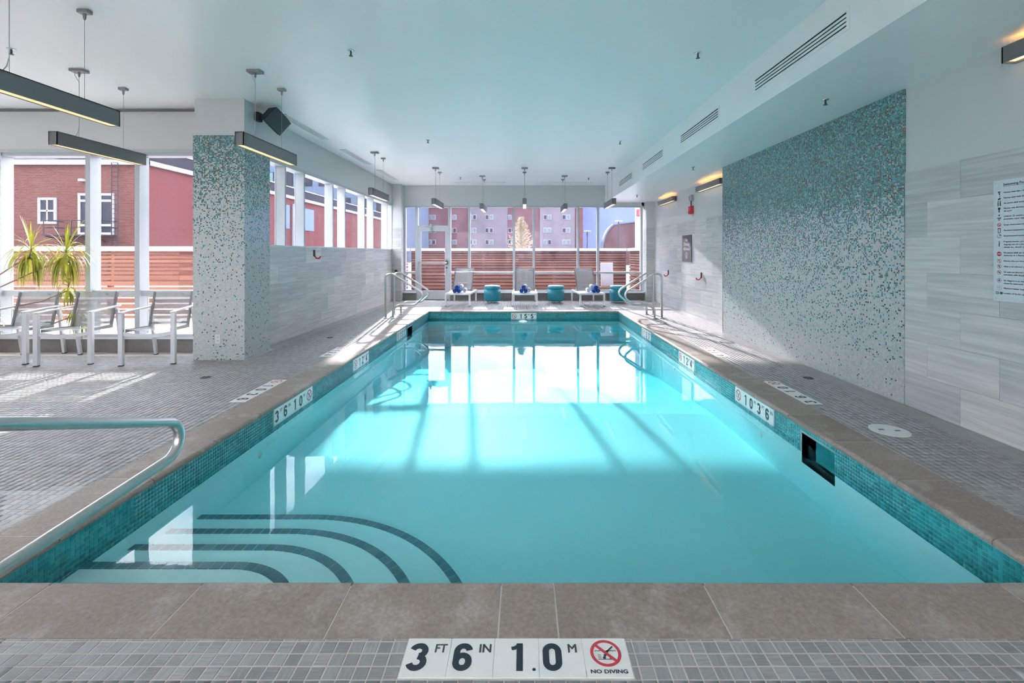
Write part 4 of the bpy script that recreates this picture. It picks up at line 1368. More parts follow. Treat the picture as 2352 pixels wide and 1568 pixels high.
# rules board, text as far as the picture shows it
rb = thing('rules_board', 'white pool rules board with pictograms at the right picture edge', 'sign', mtx=frame((WR - 0.001, 3.43, 1.035), (0, -1, 0), (0, 0, 1)))
MB().box(0, 1.0, 0, 0.885, 0.0, 0.008).build('board', 'sign_white', rb)
tx, rd, gn, bl = MB(), MB(), MB(), MB()
ZT = 0.0088
put_text(tx, 'Swimming Pool and', 0.070, 0.842, 0.0165, 0.20, ZT, bold=0.0016)
put_bar(tx, 0.070, 0.836, 0.27, 0.836, 0.002, ZT)
LINES = [('Patrons must take a shower', 0.787), ('Patrons must wash their hands', 0.748), ('No patron shall urinate or', 0.709),
         ('Patrons with diarrhea or a', 0.672), ('the pool', 0.652), ('Children, 35 months and under', 0.614), ('protective, water resistant', 0.594),
         ('Street shoes must not be worn', 0.552), ('Maximum temperature of water', 0.512), ('Recommended maximum', 0.472),
         ('Pregnant women, persons', 0.430), ('ongoing care of a physician', 0.410), ('obesity etc., should consult', 0.390),
         ('No patron shall use the pool', 0.350), ('Authority or a Physician.', 0.330), ('Patrons who are intoxicated', 0.290),
         ('Glass is not allowed on the', 0.250), ('No pets are allowed onto', 0.210), ('individuals with disabilities', 0.190),
         ('No lifeguard is on duty,', 0.148), ('always be supervised.', 0.128), ('Maximum bather load for', 0.092), ('Location of the fire alarm', 0.056)]
for s_, y in LINES:
    put_text(tx, s_, 0.074, y, 0.0105, None, ZT, bold=0.0009)
X0 = 0.042
put_bar(tx, X0 - 0.010, 0.802, X0 + 0.012, 0.800, 0.004, ZT); put_bar(tx, X0 + 0.002, 0.798, X0 + 0.002, 0.776, 0.007, ZT); put_disc(tx, X0 - 0.006, 0.795, 0.004, ZT)
put_bar(tx, X0 - 0.008, 0.745, X0 + 0.010, 0.752, 0.012, ZT); put_bar(tx, X0, 0.760, X0 + 0.008, 0.772, 0.004, ZT)
for q in (-0.008, 0.008):
    put_bar(tx, X0 + q, 0.696, X0 + q, 0.725, 0.007, ZT); put_disc(tx, X0 + q, 0.732, 0.004, ZT)
put_bar(tx, X0 - 0.009, 0.678, X0 + 0.009, 0.678, 0.016, ZT); put_bar(tx, X0, 0.670, X0, 0.650, 0.009, ZT)
put_disc(tx, X0, 0.628, 0.006, ZT); put_bar(tx, X0 - 0.014, 0.608, X0 + 0.014, 0.608, 0.008, ZT); put_bar(tx, X0 - 0.008, 0.596, X0 + 0.008, 0.596, 0.006, ZT)
put_ring(rd, X0, 0.558, 0.010, 0.0135, ZT); put_bar(rd, X0 - 0.008, 0.566, X0 + 0.008, 0.550, 0.003, ZT); put_bar(tx, X0 - 0.006, 0.555, X0 + 0.007, 0.559, 0.005, ZT)
for q in (-0.008, 0.008): put_bar(tx, X0 + q, 0.500, X0 + q, 0.533, 0.004, ZT)
put_bar(tx, X0 - 0.010, 0.533, X0 + 0.010, 0.533, 0.004, ZT); put_bar(tx, X0 - 0.010, 0.501, X0 + 0.010, 0.501, 0.004, ZT)
put_bar(rd, X0 - 0.013, 0.528, X0 + 0.013, 0.528, 0.003, ZT)
put_ring(tx, X0, 0.476, 0.0135, 0.0155, ZT); put_bar(gn, X0 + 0.003, 0.480, X0 + 0.010, 0.486, 0.010, ZT); put_bar(gn, X0 - 0.006, 0.468, X0 + 0.006, 0.468, 0.003, ZT)
put_bar(tx, X0, 0.400, X0 + 0.001, 0.430, 0.007, ZT); put_disc(tx, X0, 0.436, 0.004, ZT)
put_disc(rd, X0, 0.346, 0.0165, ZT, 24)
wh = MB(); put_bar(wh, X0 - 0.012, 0.346, X0 + 0.012, 0.346, 0.006, ZT + 0.0003)
for yy in (0.294, 0.254, 0.212):
    put_ring(rd, X0, yy, 0.0125, 0.015, ZT); put_bar(rd, X0 - 0.009, yy + 0.009, X0 + 0.009, yy - 0.009, 0.003, ZT)
put_bar(tx, X0 - 0.006, 0.300, X0 + 0.006, 0.300, 0.003, ZT); put_bar(tx, X0, 0.300, X0, 0.286, 0.003, ZT)
put_bar(tx, X0, 0.262, X0, 0.246, 0.006, ZT); put_bar(tx, X0 - 0.007, 0.213, X0 + 0.007, 0.213, 0.006, ZT)
put_ring(bl, X0, 0.152, 0.0125, 0.015, ZT); put_bar(rd, X0 - 0.008, 0.152, X0 + 0.008, 0.152, 0.005, ZT); put_bar(rd, X0, 0.144, X0, 0.160, 0.005, ZT)
for a, b, c, e in ((-0.014, 0.082, 0.014, 0.082), (-0.014, 0.110, 0.014, 0.110), (-0.014, 0.082, -0.014, 0.110), (0.014, 0.082, 0.014, 0.110)):
    put_bar(bl, X0 + a, b, X0 + c, e, 0.001, ZT)
put_bar(rd, X0, 0.093, X0, 0.105, 0.003, ZT); put_disc(rd, X0, 0.089, 0.0015, ZT)
g2 = MB(); g3 = MB()
put_bar(g2, X0 - 0.023, 0.060, X0 - 0.003, 0.060, 0.018, ZT); put_bar(g3, X0 + 0.005, 0.060, X0 + 0.025, 0.060, 0.018, ZT)
g2.build('first_aid_pictogram', 'sign_green', rb); g3.build('exit_pictogram', 'sign_green', rb)
put_bar(wh, X0 - 0.019, 0.060, X0 - 0.007, 0.060, 0.005, ZT + 0.0003); put_bar(wh, X0 - 0.013, 0.054, X0 - 0.013, 0.066, 0.005, ZT + 0.0003)
for p_ in ((0.018, 0.868), (0.018, 0.018)): put_disc(tx, *p_, 0.0025, ZT, 8)
tx.build('lettering', 'ink_grey', rb); rd.build('red_pictograms', 'sign_red', rb); gn.build('green_pictograms', 'sign_green', rb)
bl.build('blue_pictograms', 'sign_blue', rb); wh.build('white_bars', 'sign_white', rb)

# ================================================================ FURNITURE
def beam(mb, p0, p1, w, h, up=(0, 0, 1)):
    p0, p1 = Vector(p0), Vector(p1)
    d = (p1 - p0); L = d.length; d.normalize()
    s = d.cross(Vector(up))
    if s.length < 1e-4: s = Vector((1, 0, 0))
    s.normalize(); u = s.cross(d)
    vs = []
    for a in (0, L):
        for q, r in ((-1, -1), (1, -1), (1, 1), (-1, 1)):
            vs.append(tuple(p0 + d * a + s * (q * w / 2) + u * (r * h / 2)))
    mb.add(vs, [(0, 3, 2, 1), (4, 5, 6, 7), (0, 1, 5, 4), (1, 2, 6, 5), (2, 3, 7, 6), (3, 0, 4, 7)])
    return mb
def sheet(rows, th=0.003):
    """thin curved sheet from rows of points (list of lists)"""
    m, n_ = len(rows), len(rows[0])
    vs = [p for r in rows for p in r] + [(p[0], p[1], p[2] - th) for r in rows for p in r]
    o = m * n_
    fs = []
    for j in range(m - 1):
        for i in range(n_ - 1):
            a = j * n_ + i
            fs.append((a, a + 1, a + n_ + 1, a + n_))
            fs.append((o + a, o + a + n_, o + a + n_ + 1, o + a + 1))
    return MB().add(vs, fs)

# ---- armchairs of the alcove
def make_chair():
    r = thing('armchair', 'x', 'chair', group='armchairs of the alcove')
    A = 'chair_metal'
    for s in (-1, 1):
        l1 = beam(MB(), (s * 0.285, 0, 0.012), (s * 0.285, 0, 0.645), 0.05, 0.05, (0, 1, 0)).build('front_leg', A, r, bevel=0.004)
        MB().box(s * 0.285 - 0.022, s * 0.285 + 0.022, -0.022, 0.022, 0, 0.013).build('foot_cap', 'rubber', l1)
        l2 = beam(MB(), (s * 0.245, 0.66, 0.012), (s * 0.255, 0.55, 0.64), 0.032, 0.045, (0, 1, 0)).build('back_leg', A, r, bevel=0.004)
        MB().box(s * 0.245 - 0.018, s * 0.245 + 0.018, 0.638, 0.682, 0, 0.013).build('foot_cap', 'rubber', l2)
        beam(MB(), (s * 0.285, -0.03, 0.655), (s * 0.262, 0.58, 0.675), 0.055, 0.018).build('armrest', A, r, bevel=0.004)
        beam(MB(), (s * 0.225, 0.475, 0.405), (s * 0.225, 0.60, 0.862), 0.022, 0.04, (0, 1, 0)).build('back_stile', 'pendant_metal', r, bevel=0.003)
        beam(MB(), (s * 0.245, 0.02, 0.430), (s * 0.225, 0.50, 0.405), 0.022, 0.04).build('seat_rail', 'pendant_metal', r, bevel=0.003)
    # curved front apron
    ap = MB()
    N = 8
    for k in range(N):
        x0, x1 = -0.265 + 0.53 * k / N, -0.265 + 0.53 * (k + 1) / N
        z0, z1 = 0.395 - 0.035 * (1 - (x0 / 0.265) ** 2), 0.395 - 0.035 * (1 - (x1 / 0.265) ** 2)
        ap.add([(x0, -0.012, z0 - 0.022), (x1, -0.012, z1 - 0.022), (x1, 0.012, z1 - 0.022), (x0, 0.012, z0 - 0.022),
                (x0, -0.012, z0 + 0.022), (x1, -0.012, z1 + 0.022), (x1, 0.012, z1 + 0.022), (x0, 0.012, z0 + 0.022)],
               [(0, 3, 2, 1), (4, 5, 6, 7), (0, 1, 5, 4), (1, 2, 6, 5), (2, 3, 7, 6), (3, 0, 4, 7)])
    ap.build('front_apron', A, r)
    rows = []
    for j in range(7):
        t_ = j / 6
        rows.append([(x, 0.0 + 0.49 * t_, 0.448 - 0.03 * t_ - 0.022 * (1 - (x / 0.235) ** 2)) for x in (-0.235, -0.12, 0, 0.12, 0.235)])
    sheet(rows).build('seat', 'sling', r)
    rows = []
    for j in range(8):
        t_ = j / 7
        rows.append([(x, 0.478 + 0.122 * t_ + 0.02 * (1 - (x / 0.22) ** 2), 0.415 + 0.445 * t_) for x in (-0.22, -0.11, 0, 0.11, 0.22)])
    sheet(rows).build('backrest', 'sling', r)
    beam(MB(), (-0.222, 0.585, 0.775), (0.222, 0.585, 0.775), 0.02, 0.026).build('cross_bar', A, r)
    beam(MB(), (-0.222, 0.512, 0.455), (0.222, 0.512, 0.455), 0.02, 0.026).build('cross_bar', A, r)
    MB().box(0.10, 0.14, 0.577, 0.580, 0.822, 0.840).build('maker_tag', 'pendant_metal', r)
    return r
c0 = make_chair()
for k, (x, y, rz, lab) in enumerate(((-4.67, 5.73, 0.20, 'silver armchair with grey sling seat, right one next to the mosaic column'),
                                     (-5.69, 5.71, 0.20, 'silver armchair with grey sling seat, middle of the three'),
                                     (-6.50, 5.71, 0.17, 'silver armchair with grey sling seat, cut off by the left picture edge'))):
    o = c0 if k == 0 else copy_tree(c0)
    o.location = (x, y, 0); o.rotation_euler = (0, 0, rz); o['label'] = lab

# ---- sun loungers
def make_lounger():
    r = thing('sun_lounger', 'x', 'sun lounger', group='sun loungers before the far windows')
    A = 'lounger_metal'
    W = 0.315
    for s in (-1, 1):
        beam(MB(), (s * W, 0.0, 0.012), (s * W, 0.0, 0.30), 0.05, 0.05, (0, 1, 0)).build('front_leg', A, r, bevel=0.004)
        MB().box(s * W - 0.02, s * W + 0.02, -0.02, 0.02, 0, 0.012).build('foot_cap', 'rubber', r)
        beam(MB(), (s * W, 1.34, 0.012), (s * W, 1.34, 0.30), 0.045, 0.045, (0, 1, 0)).build('rear_leg', A, r, bevel=0.004)
        beam(MB(), (s * W, -0.025, 0.318), (s * W, 1.365, 0.318), 0.045, 0.045).build('side_rail', A, r, bevel=0.004)
        beam(MB(), (s * 0.262, 0.72, 0.34), (s * 0.262, 1.24, 0.965), 0.024, 0.030, (0, 1, 0)).build('back_stile', 'pendant_metal', r)
    beam(MB(), (-W, 0, 0.318), (W, 0, 0.318), 0.05, 0.048).build('foot_rail', A, r, bevel=0.004)
    beam(MB(), (-W, 1.34, 0.318), (W, 1.34, 0.318), 0.045, 0.045).build('head_rail', A, r, bevel=0.004)
    rows = [[(x, 0.0 + 0.74 * j / 5, 0.345 - 0.008 * math.sin(math.pi * j / 5)) for x in (-0.29, -0.1, 0.1, 0.29)] for j in range(6)]
    sheet(rows).build('seat', simple('sling_pale', (0.62, 0.63, 0.66), 0.6, var=0.05, scale=80) and 'sling_pale', r)
    rows = [[(x, 0.72 + 0.52 * t_ + 0.02 * (1 - (x / 0.26) ** 2), 0.345 + 0.62 * t_) for x in (-0.26, -0.09, 0.09, 0.26)] for t_ in (0, .15, .3, .5, .7, .85, 1)]
    sheet(rows).build('backrest', 'sling', r)
    for t_ in (0.33, 0.90):
        beam(MB(), (-0.26, 0.745 + 0.52 * t_, 0.335 + 0.62 * t_), (0.26, 0.745 + 0.52 * t_, 0.335 + 0.62 * t_), 0.02, 0.03).build('cross_bar', A, r)
    beam(MB(), (0.2, 1.05, 0.72), (0.2, 1.30, 0.34), 0.02, 0.02, (1, 0, 0)).build('prop', A, r)
    beam(MB(), (-0.2, 1.05, 0.72), (-0.2, 1.30, 0.34), 0.02, 0.02, (1, 0, 0)).build('prop', A, r)
    return r
l0 = make_lounger()
LNG = ((-1.735, 12.12, -0.02, 'left', 0.0), (0.025, 12.12, 0.0, 'middle', 0.02), (1.80, 12.12, 0.06, 'right', 0.08))
roll_me = None
def towel_mesh(mat):
    mb = MB()
    N, Lh, R = 64, 0.13, 0.052
    # spiral ends: a rolled sheet with visible winding
    prof = [(0.0, -Lh), (R * 0.45, -Lh + 0.004), (R * 0.50, -Lh - 0.002), (R * 0.72, -Lh + 0.004), (R * 0.78, -Lh - 0.002), (R * 0.95, -Lh + 0.002), (R, -Lh + 0.014),
            (R * 1.02, 0.0), (R, Lh - 0.014), (R * 0.92, Lh), (0.0, Lh - 0.004)]
    mb.lathe(prof, 20, Matrix.Rotation(math.radians(-90), 4, 'X'))
    return mb.mesh('towel', mat, True)
tb, tw = towel_mesh('towel_blue'), towel_mesh('towel_white')
for k, (x, y, rz, nm, dx) in enumerate(LNG):
    o = l0 if k == 0 else copy_tree(l0)
    o.location = (x, y, 0); o.rotation_euler = (0, 0, rz)
    o['label'] = 'silver sun lounger with raised mesh back, %s one of three' % nm
    # towel pyramid: three blue rolls in front, three white rolls behind
    for mat, me, yy, sx, word in (('b', tb, y + 0.15, -0.03, 'blue'), ('w', tw, y + 0.20, 0.035, 'white')):
        sgn = -1 if nm == 'right' else 1
        for (px_, pz, pos) in ((-0.054, 0.0, 'lower left'), (0.054, 0.0, 'lower right'), (0.0, 0.0935, 'top')):
            if word == 'white' and pos != 'top' and px_ * sgn < 0: continue
            xx = x + dx + px_ + sgn * sx + (0.045 * sgn if word == 'white' and pos != 'top' else 0) + (-0.02 if nm == 'middle' else 0)
            if nm == 'middle' and word == 'white': xx -= 0.02
            q = bpy.data.objects.new('rolled_towel', me); COL.objects.link(q)
            q.location = (xx, yy if word == 'blue' else yy + 0.225, 0.347 + 0.053 + pz)
            tag(q, 'rolled %s towel, %s in the pile on the %s sun lounger' % (word, pos if word == 'blue' or pos == 'top' else 'lower', nm), 'towel', 'rolled towels on the loungers')

# ---- teal drum stools
def make_stool():
    r = thing('drum_stool', 'x', 'stool', group='teal drum stools between the loungers')
    R = 0.232
    MB().lathe([(R * 0.86, 0.05), (R * 0.95, 0.06), (R, 0.10), (R * 1.02, 0.25), (R, 0.385)], 32).build('drum', 'teal_vinyl', r, smooth=True)
    MB().lathe([(R * 0.99, 0.388), (R * 1.01, 0.40), (R * 1.0, 0.455), (R * 0.93, 0.478), (R * 0.6, 0.488), (0.01, 0.490)], 32).build('seat_pad', 'teal_vinyl', r, smooth=True)
    for a in (45, 135, 225, 315):
        x, y = 0.175 * math.cos(math.radians(a)), 0.175 * math.sin(math.radians(a))
        MB().lathe([(0.014, 0.0), (0.018, 0.055)], 10, Matrix.Translation((x, y, 0))).build('leg', 'chrome', r)
    return r
s0 = make_stool()
for k, (x, lab) in enumerate(((-0.885, 'round teal drum stool between the left and middle lounger'), (0.905, 'round teal drum stool between the middle and right lounger'),
                              (2.66, 'round teal drum stool behind the right ladder rails'))):
    o = s0 if k == 0 else copy_tree(s0)
    o.location = (x, 13.0, 0); o['label'] = lab

# ---- plants of the alcove
def blade(mb, base, dirv, L, w, droop, n_=7, twist=0.0):
    p = Vector(base); d_ = Vector(dirv).normalized()
    side = d_.cross(Vector((0, 0, 1)))
    if side.length < 0.1: side = Vector((1, 0, 0))
    side.normalize()
    side = (Matrix.Rotation(twist, 3, d_) @ side)
    vs = []
    for i in range(n_ + 1):
        t_ = i / n_
        ww = w * (0.35 + 1.3 * t_) if t_ < 0.5 else w * 2.0 * (1 - t_) + 0.0006
        vs += [tuple(p - side * ww / 2), tuple(p + side * ww / 2)]
        p = p + d_ * (L / n_)
        d_ = (d_ + Vector((0, 0, -droop / n_))).normalized()
    mb.add(vs, [(2 * i, 2 * i + 1, 2 * i + 3, 2 * i + 2) for i in range(n_)])
rng = random.Random(11)
dr = thing('dracaena', 'tall dracaena with drooping yellow-green leaf tufts before the alcove window', 'plant', (-7.85, 6.18, 0))
def W2L(x, y, z): return (x + 7.85, y - 6.18, z)
MB().lathe([(0.13, 0.0), (0.17, 0.30), (0.185, 0.31), (0.185, 0.34), (0.16, 0.34)], 20).build('pot', 'terracotta', dr, smooth=True)
MB().lathe([(0.155, 0.30), (0.01, 0.325)], 16).build('soil', 'soil', dr)
heads = [(-6.66, 6.22, 1.36, 0.46, 110), (-6.17, 6.20, 1.33, 0.46, 110), (-6.17, 6.24, 0.90, 0.26, 36), (-6.05, 6.26, 0.58, 0.34, 50)]
for (hx, hy, hz, hl, nl) in heads:
    b = W2L(hx, hy, hz)
    MB().tube([(0.02, 0, 0.32), (b[0] * 0.35, b[1] * 0.4, 0.32 + (b[2] - 0.32) * 0.55 - 0.05), (b[0] * 0.8, b[1] * 0.8, b[2] - 0.16), (b[0], b[1], b[2] - 0.02), (b[0] + 0.03, b[1], b[2] + 0.10)], 0.009, 8,
              radii=[0.011, 0.010, 0.008, 0.008, 0.006]).build('stem', 'stem_brown', dr, smooth=True)
    mb = MB()
    for i in range(nl):
        a = rng.uniform(0, 2 * math.pi)
        t_ = i / nl
        el = 1.45 * t_ ** 3.0 - 0.5 * (1 - t_)
        zb = b[2] - 0.05 + 0.13 * t_
        dv = (math.cos(a) * math.cos(el), 0.55 * math.sin(a) * math.cos(el), math.sin(el))
        blade(mb, (b[0] + 0.02 * t_, b[1], zb), dv, hl * rng.uniform(0.75, 1.1), rng.uniform(0.016, 0.026), 7.0 * (1 - t_ ** 2) + 0.3, 8, rng.uniform(-0.5, 0.5))
    mb.build('leaf_tuft', 'leaf_yellow', dr)
fe = thing('fern', 'bright green fern spilling beside the armchairs at the left edge', 'plant', (-7.26, 5.98, 0))
MB().lathe([(0.15, 0.0), (0.19, 0.42), (0.20, 0.43), (0.20, 0.46), (0.17, 0.46)], 20).build('pot', 'terracotta', fe, smooth=True)
mb = MB()
for i in range(70):
    a = rng.uniform(-1.5, 1.5); el = rng.uniform(0.1, 1.3)
    L = rng.uniform(0.30, 0.55)
    p = Vector((0.05 * math.cos(a), 0.05 * math.sin(a), 0.46)); d_ = Vector((math.cos(a) * math.cos(el), 0.6 * math.sin(a) * math.cos(el), math.sin(el)))
    for j in range(11):
        q = p.copy(); p += d_ * L / 11; d_ = (d_ + Vector((0, 0, -0.24))).normalized()
        sd = d_.cross(Vector((0, 0, 1))).normalized()
        for s in (-1, 1):
            ll = 0.055 * (1 - j / 14)
            e = q + sd * s * ll + d_ * 0.02
            mb.add([tuple(q), tuple(q + d_ * 0.014), tuple(e)], [(0, 1, 2)])
mb.build('fronds', 'leaf_green', fe)

# ================================================================ OUTSIDE
gmb = MB()
gmb.box(-60, 60, 14.02, 140, -0.25, -0.12); gmb.box(-60, -4.15, 6.8, 14.02, -0.25, -0.12)
gmb.box(-60, -9.45, -30, 6.8, -0.25, -0.12); gmb.box(-9.45, 60, -30, -2.85, -0.25, -0.12); gmb.box(4.15, 60, -2.85, 14.02, -0.25, -0.12)
struct('ground', gmb, 'patio', 'pale paved ground outside the windows')
def fence(lab, P0, P1, ztop, z0=-0.05, n_thin=6, gap_shade=True):
    """slatted fence from P0 to P1: narrow slats on top, wide ones below, white cap"""
    P0, P1 = Vector((*P0, 0)), Vector((*P1, 0)); d_ = (P1 - P0); L = d_.length; ang = math.atan2(d_.y, d_.x)
    r = thing('slat_fence', lab, 'fence', (P0.x, P0.y, 0), ang)
    MB().box(0, L, -0.09, 0.09, ztop - 0.10, ztop).build('cap', 'fence_cap', r)
    npost = max(2, int(L / 2.2) + 1)
    for k in range(npost):
        x = 0.05 + (L - 0.1) * k / (npost - 1)
        MB().box(x - 0.045, x + 0.045, 0.03, 0.10, -0.15, ztop - 0.1).build('post', 'slat', r)
    z = ztop - 0.12; k = 0
    while z > z0 + 0.05:
        h = 0.054 if k < n_thin else 0.092
        g = 0.030
        nb = max(1, round(L / 3.2))
        for q in range(nb):
            a, b = L * q / nb + 0.002, L * (q + 1) / nb - 0.002
            MB().box(a, b, -0.012, 0.018, z - h, z).build('slat', 'slat', r)
        z -= h + g; k += 1
    if gap_shade:
        MB().box(0.0, L, 0.03, 0.045, 0.0, ztop - 0.1).build('gap_shade', 'iron', r)  # added dark sheet, its colour stands in for shade between the slats
    return r
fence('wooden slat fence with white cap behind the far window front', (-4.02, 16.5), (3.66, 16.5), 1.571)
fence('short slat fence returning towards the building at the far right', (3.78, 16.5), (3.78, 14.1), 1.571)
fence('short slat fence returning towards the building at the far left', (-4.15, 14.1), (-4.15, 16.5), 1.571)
fence('wooden slat fence with white cap behind the alcove windows', (-13.5, 9.88), (-4.3, 9.88), 1.535, gap_shade=False)

# brick house with cornice, left
BH = thing('brick_house', 'red brick house with white cornice behind the alcove fence', 'building', (-18.0, 22.0, -0.12))
HZ = 5.62 + 0.12
MB().add([(-30, 0, 0), (0, 0, 0), (0, 0, HZ), (-30, 0, HZ)], [(0, 1, 2, 3)]).build('front_wall', 'brick_front', BH)
MB().add([(0, 0, 0), (0, 48, 0), (0, 48, HZ), (0, 0, HZ)], [(0, 1, 2, 3)]).build('side_wall', 'brick_side', BH)
MB().add([(-30, 48, 0), (0, 48, 0), (0, 48, HZ), (-30, 48, HZ), (-30, 0, 0), (-30, 0, HZ)], [(0, 1, 2, 3), (0, 4, 5, 3)]).build('rear_walls', 'brick_side', BH)
cn = MB(); cn.box(-30, 0.15, -0.15, 0.05, HZ - 0.02, HZ + 0.20); cn.box(-0.05, 0.15, -0.15, 48, HZ - 0.02, HZ + 0.20)
cn.build('cornice', 'cornice', BH)
rf = MB(); rf.box(-30, 0.0, 0.05, 48, HZ, HZ + 0.19)
rf.box(-0.9, -0.55, 0.4, 48, HZ + 0.19, HZ + 1.0); rf.prism([(0.4, HZ + 0.19), (5.0, HZ + 2.4), (5.0, HZ + 0.19)], 0, -30, -2.0); rf.box(-14, -3.5, 3, 9, HZ + 0.19, HZ + 2.6)
ro_ = rf.build('roof', 'roof_metal', BH)
MB().prism([(1.0, HZ + 0.50), (2.0, HZ + 0.98), (2.0, HZ + 1.04), (1.0, HZ + 0.56)], 0, -5.3, -3.6).build('skylight', 'pale_glass', ro_)
MB().box(-0.93, -0.50, 0.4, 48, HZ + 1.0, HZ + 1.08).build('parapet_cap', 'cornice', ro_)
def house_window(root, x0, x1, z0, z1, y=0.0, tall=False):
    w = MB(); f_ = 0.11
    w.box(x0, x1, y - 0.06, y + 0.02, z0, z0 + f_); w.box(x0, x1, y - 0.06, y + 0.02, z1 - f_, z1)
    w.box(x0, x0 + f_, y - 0.06, y + 0.02, z0 + f_, z1 - f_); w.box(x1 - f_, x1, y - 0.06, y + 0.02, z0 + f_, z1 - f_)
    if tall:
        for zz in (z0 + (z1 - z0) * 0.23, z0 + (z1 - z0) * 0.82):
            w.box(x0 + f_, x1 - f_, y - 0.05, y + 0.02, zz - 0.05, zz + 0.05)
    else:
        w.box(x0 + f_, x1 - f_, y - 0.05, y + 0.02, (z0 + z1) / 2 - 0.04, (z0 + z1) / 2 + 0.04)
        w.box((x0 + x1) / 2 - 0.03, (x0 + x1) / 2 + 0.03, y - 0.05, y + 0.02, z0 + f_, z1 - f_)
    o = w.build('window', 'white_trim', root)
    MB().box(x0 + f_, x1 - f_, y - 0.02, y + 0.0, z0 + f_, z1 - f_).build('pane', 'dark_glass', o)
S22 = 22.0 / F_PX
def hx(u): return (u - VPX) * S22 + 18.0
def hz(v): return CAM_H + (VPY - v) * S22 + 0.12
house_window(BH, hx(89), hx(131), hz(514), hz(454))
house_window(BH, hx(181), hx(206), hz(539), hz(444), tall=True)
house_window(BH, hx(229), hx(263), hz(539), hz(444), tall=True)
# iron landing and ladder
lm = MB()
for z in (hz(509), hz(524)):
    lm.tube([(hx(145), -0.9, z), (hx(268), -0.9, z)], 0.02, 6); lm.tube([(hx(145), -0.9, z), (hx(145), 0, z)], 0.02, 6); lm.tube([(hx(268), -0.9, z), (hx(268), 0, z)], 0.02, 6)
for u in (145, 176, 206, 237, 268):
    lm.tube([(hx(u), -0.9, hz(541)), (hx(u), -0.9, hz(509))], 0.02, 6)
lm.box(hx(143), hx(270), -0.95, 0, hz(543), hz(540))
lm.tube([(hx(146), -0.85, hz(543)), (hx(160), -0.05, hz(556))], 0.03, 6); lm.tube([(hx(255), -0.85, hz(543)), (hx(245), -0.05, hz(556))], 0.03, 6)
lm.build('iron_landing', 'iron', BH)
ld = MB()
for u in (267, 281):
    ld.tube([(hx(u), -0.25, hz(575)), (hx(u), -0.25, hz(376))], 0.02, 6)
for k in range(20):
    z = hz(575) + (hz(376) - hz(575)) * k / 19
    ld.tube([(hx(267), -0.25, z), (hx(281), -0.25, z)], 0.014, 5)
ld.build('ladder', 'iron', BH)
MB().box(hx(188), hx(199), -0.2, 0, hz(417), hz(412)).build('wall_light', 'white_trim', BH)
MB().box(0.0, 0.12, 8, 9.5, 2.0, 4.4).build('side_window', 'white_trim', BH)
dp = MB().tube([(0.2, 14.0, 0.0), (0.2, 14.0, HZ - 0.4)], 0.28, 12).build('downpipe', 'white_trim', BH)
MB().box(0.0, 0.05, 11.5, 13.4, 3.4, 5.2).build('side_panel', 'blue_wall', BH)
MB().box(0.0, 0.05, 14.6, 17.5, 3.4, 5.2).build('side_panel', 'blue_wall', BH)

# slate-blue block behind the brick house
SB = thing('slate_block', 'slate blue office block rising behind the brick house', 'building', (-36, 72, -0.12))
MB().box(-12, 17, 0, 20, 0, 30).build('wall', 'slate_wall', SB)
for i in range(9):
    for j in range(6):
        x, z = -11 + i * 3.0, 4 + j * 4
        f_ = MB().box(x, x + 2.0, -0.06, 0.05, z, z + 2.2).build('window', 'roof_metal', SB)
        MB().box(x + 0.1, x + 1.9, -0.10, -0.05, z + 0.1, z + 2.1).build('pane', 'pale_glass' if (i * 3 + j) % 4 == 0 else 'dark_glass', f_)
PB = thing('pale_block', 'pale apartment block with balconies above the brick house roof', 'building', (-60, 72, -0.12))
MB().box(0, 9.0, 0, 8, 0, 15.2).build('wall', 'pale_building', PB)
for j in range(2):
    for i in range(3):
        x, z = 0.6 + i * 2.9, 9.0 + j * 3.0
        f_ = MB().box(x, x + 1.9, -0.05, 0.05, z, z + 1.8).build('window', 'white_trim', PB)
        MB().box(x + 0.1, x + 1.8, -0.09, -0.04, z + 0.1, z + 1.7).build('pane', 'dark_glass', f_)
    MB().box(0.2, 8.8, -1.1, 0, 8.7 + j * 3.0, 8.85 + j * 3.0).build('balcony', 'white_trim', PB)

# apartment house across the street
DA = 100.0
AB = thing('apartment_house', 'pink brick apartment house with paired windows across the street', 'building', (0, DA, -0.12))
SA = DA / F_PX
def ax(u): return (u - VPX) * SA
def az(v): return CAM_H + (VPY - v) * SA + 0.12
ATOP = 16.0
MB().box(ax(835), ax(1336), 0, 14, 0, ATOP).build('wall', 'brick_far', AB)
MB().box(ax(835), ax(1336), -0.4, 14.2, ATOP, ATOP + 0.7).build('parapet', 'cornice', AB)
for u0, u1 in ((1078, 1166), (1240, 1320), (935, 985)):
    MB().box(ax(u0), ax(u1), -0.35, 0.05, 0, ATOP).build('bay', 'brick_pale', AB)
MB().box(ax(1326), ax(1338), -0.6, 0.05, 0, ATOP).build('corner_pier', 'brick_front', AB)
for v in (499, 529, 556, 469, 440):
    for u in (944, 992, 1040, 1086, 1124, 1166, 1257, 1300):
        wu = 8.5 if u < 1100 else 9
        for q in (-1, 1):
            c = u + q * wu * 0.55
            yf = -0.40 if any(a <= u <= b for a, b in ((1078, 1165), (1241, 1320), (935, 985))) else -0.05
            f_ = MB().box(ax(c - wu * 0.45), ax(c + wu * 0.45), yf - 0.06, yf + 0.1, az(v + 5.5), az(v - 5.5)).build('window', 'white_trim', AB)
            MB().box(ax(c - wu * 0.36), ax(c + wu * 0.36), yf - 0.10, yf - 0.05, az(v + 4.6), az(v - 4.6)).build('pane', 'pale_glass' if rng.random() < 0.6 else 'dark_glass', f_)
BW = thing('pale_blue_hall', 'big plain pale blue hall wall right of the apartment house', 'building', (ax(1338) * 1.05, 105, -0.12))
MB().box(0, 60, 0, 20, 0, 15.5).build('wall', 'blue_wall', BW)
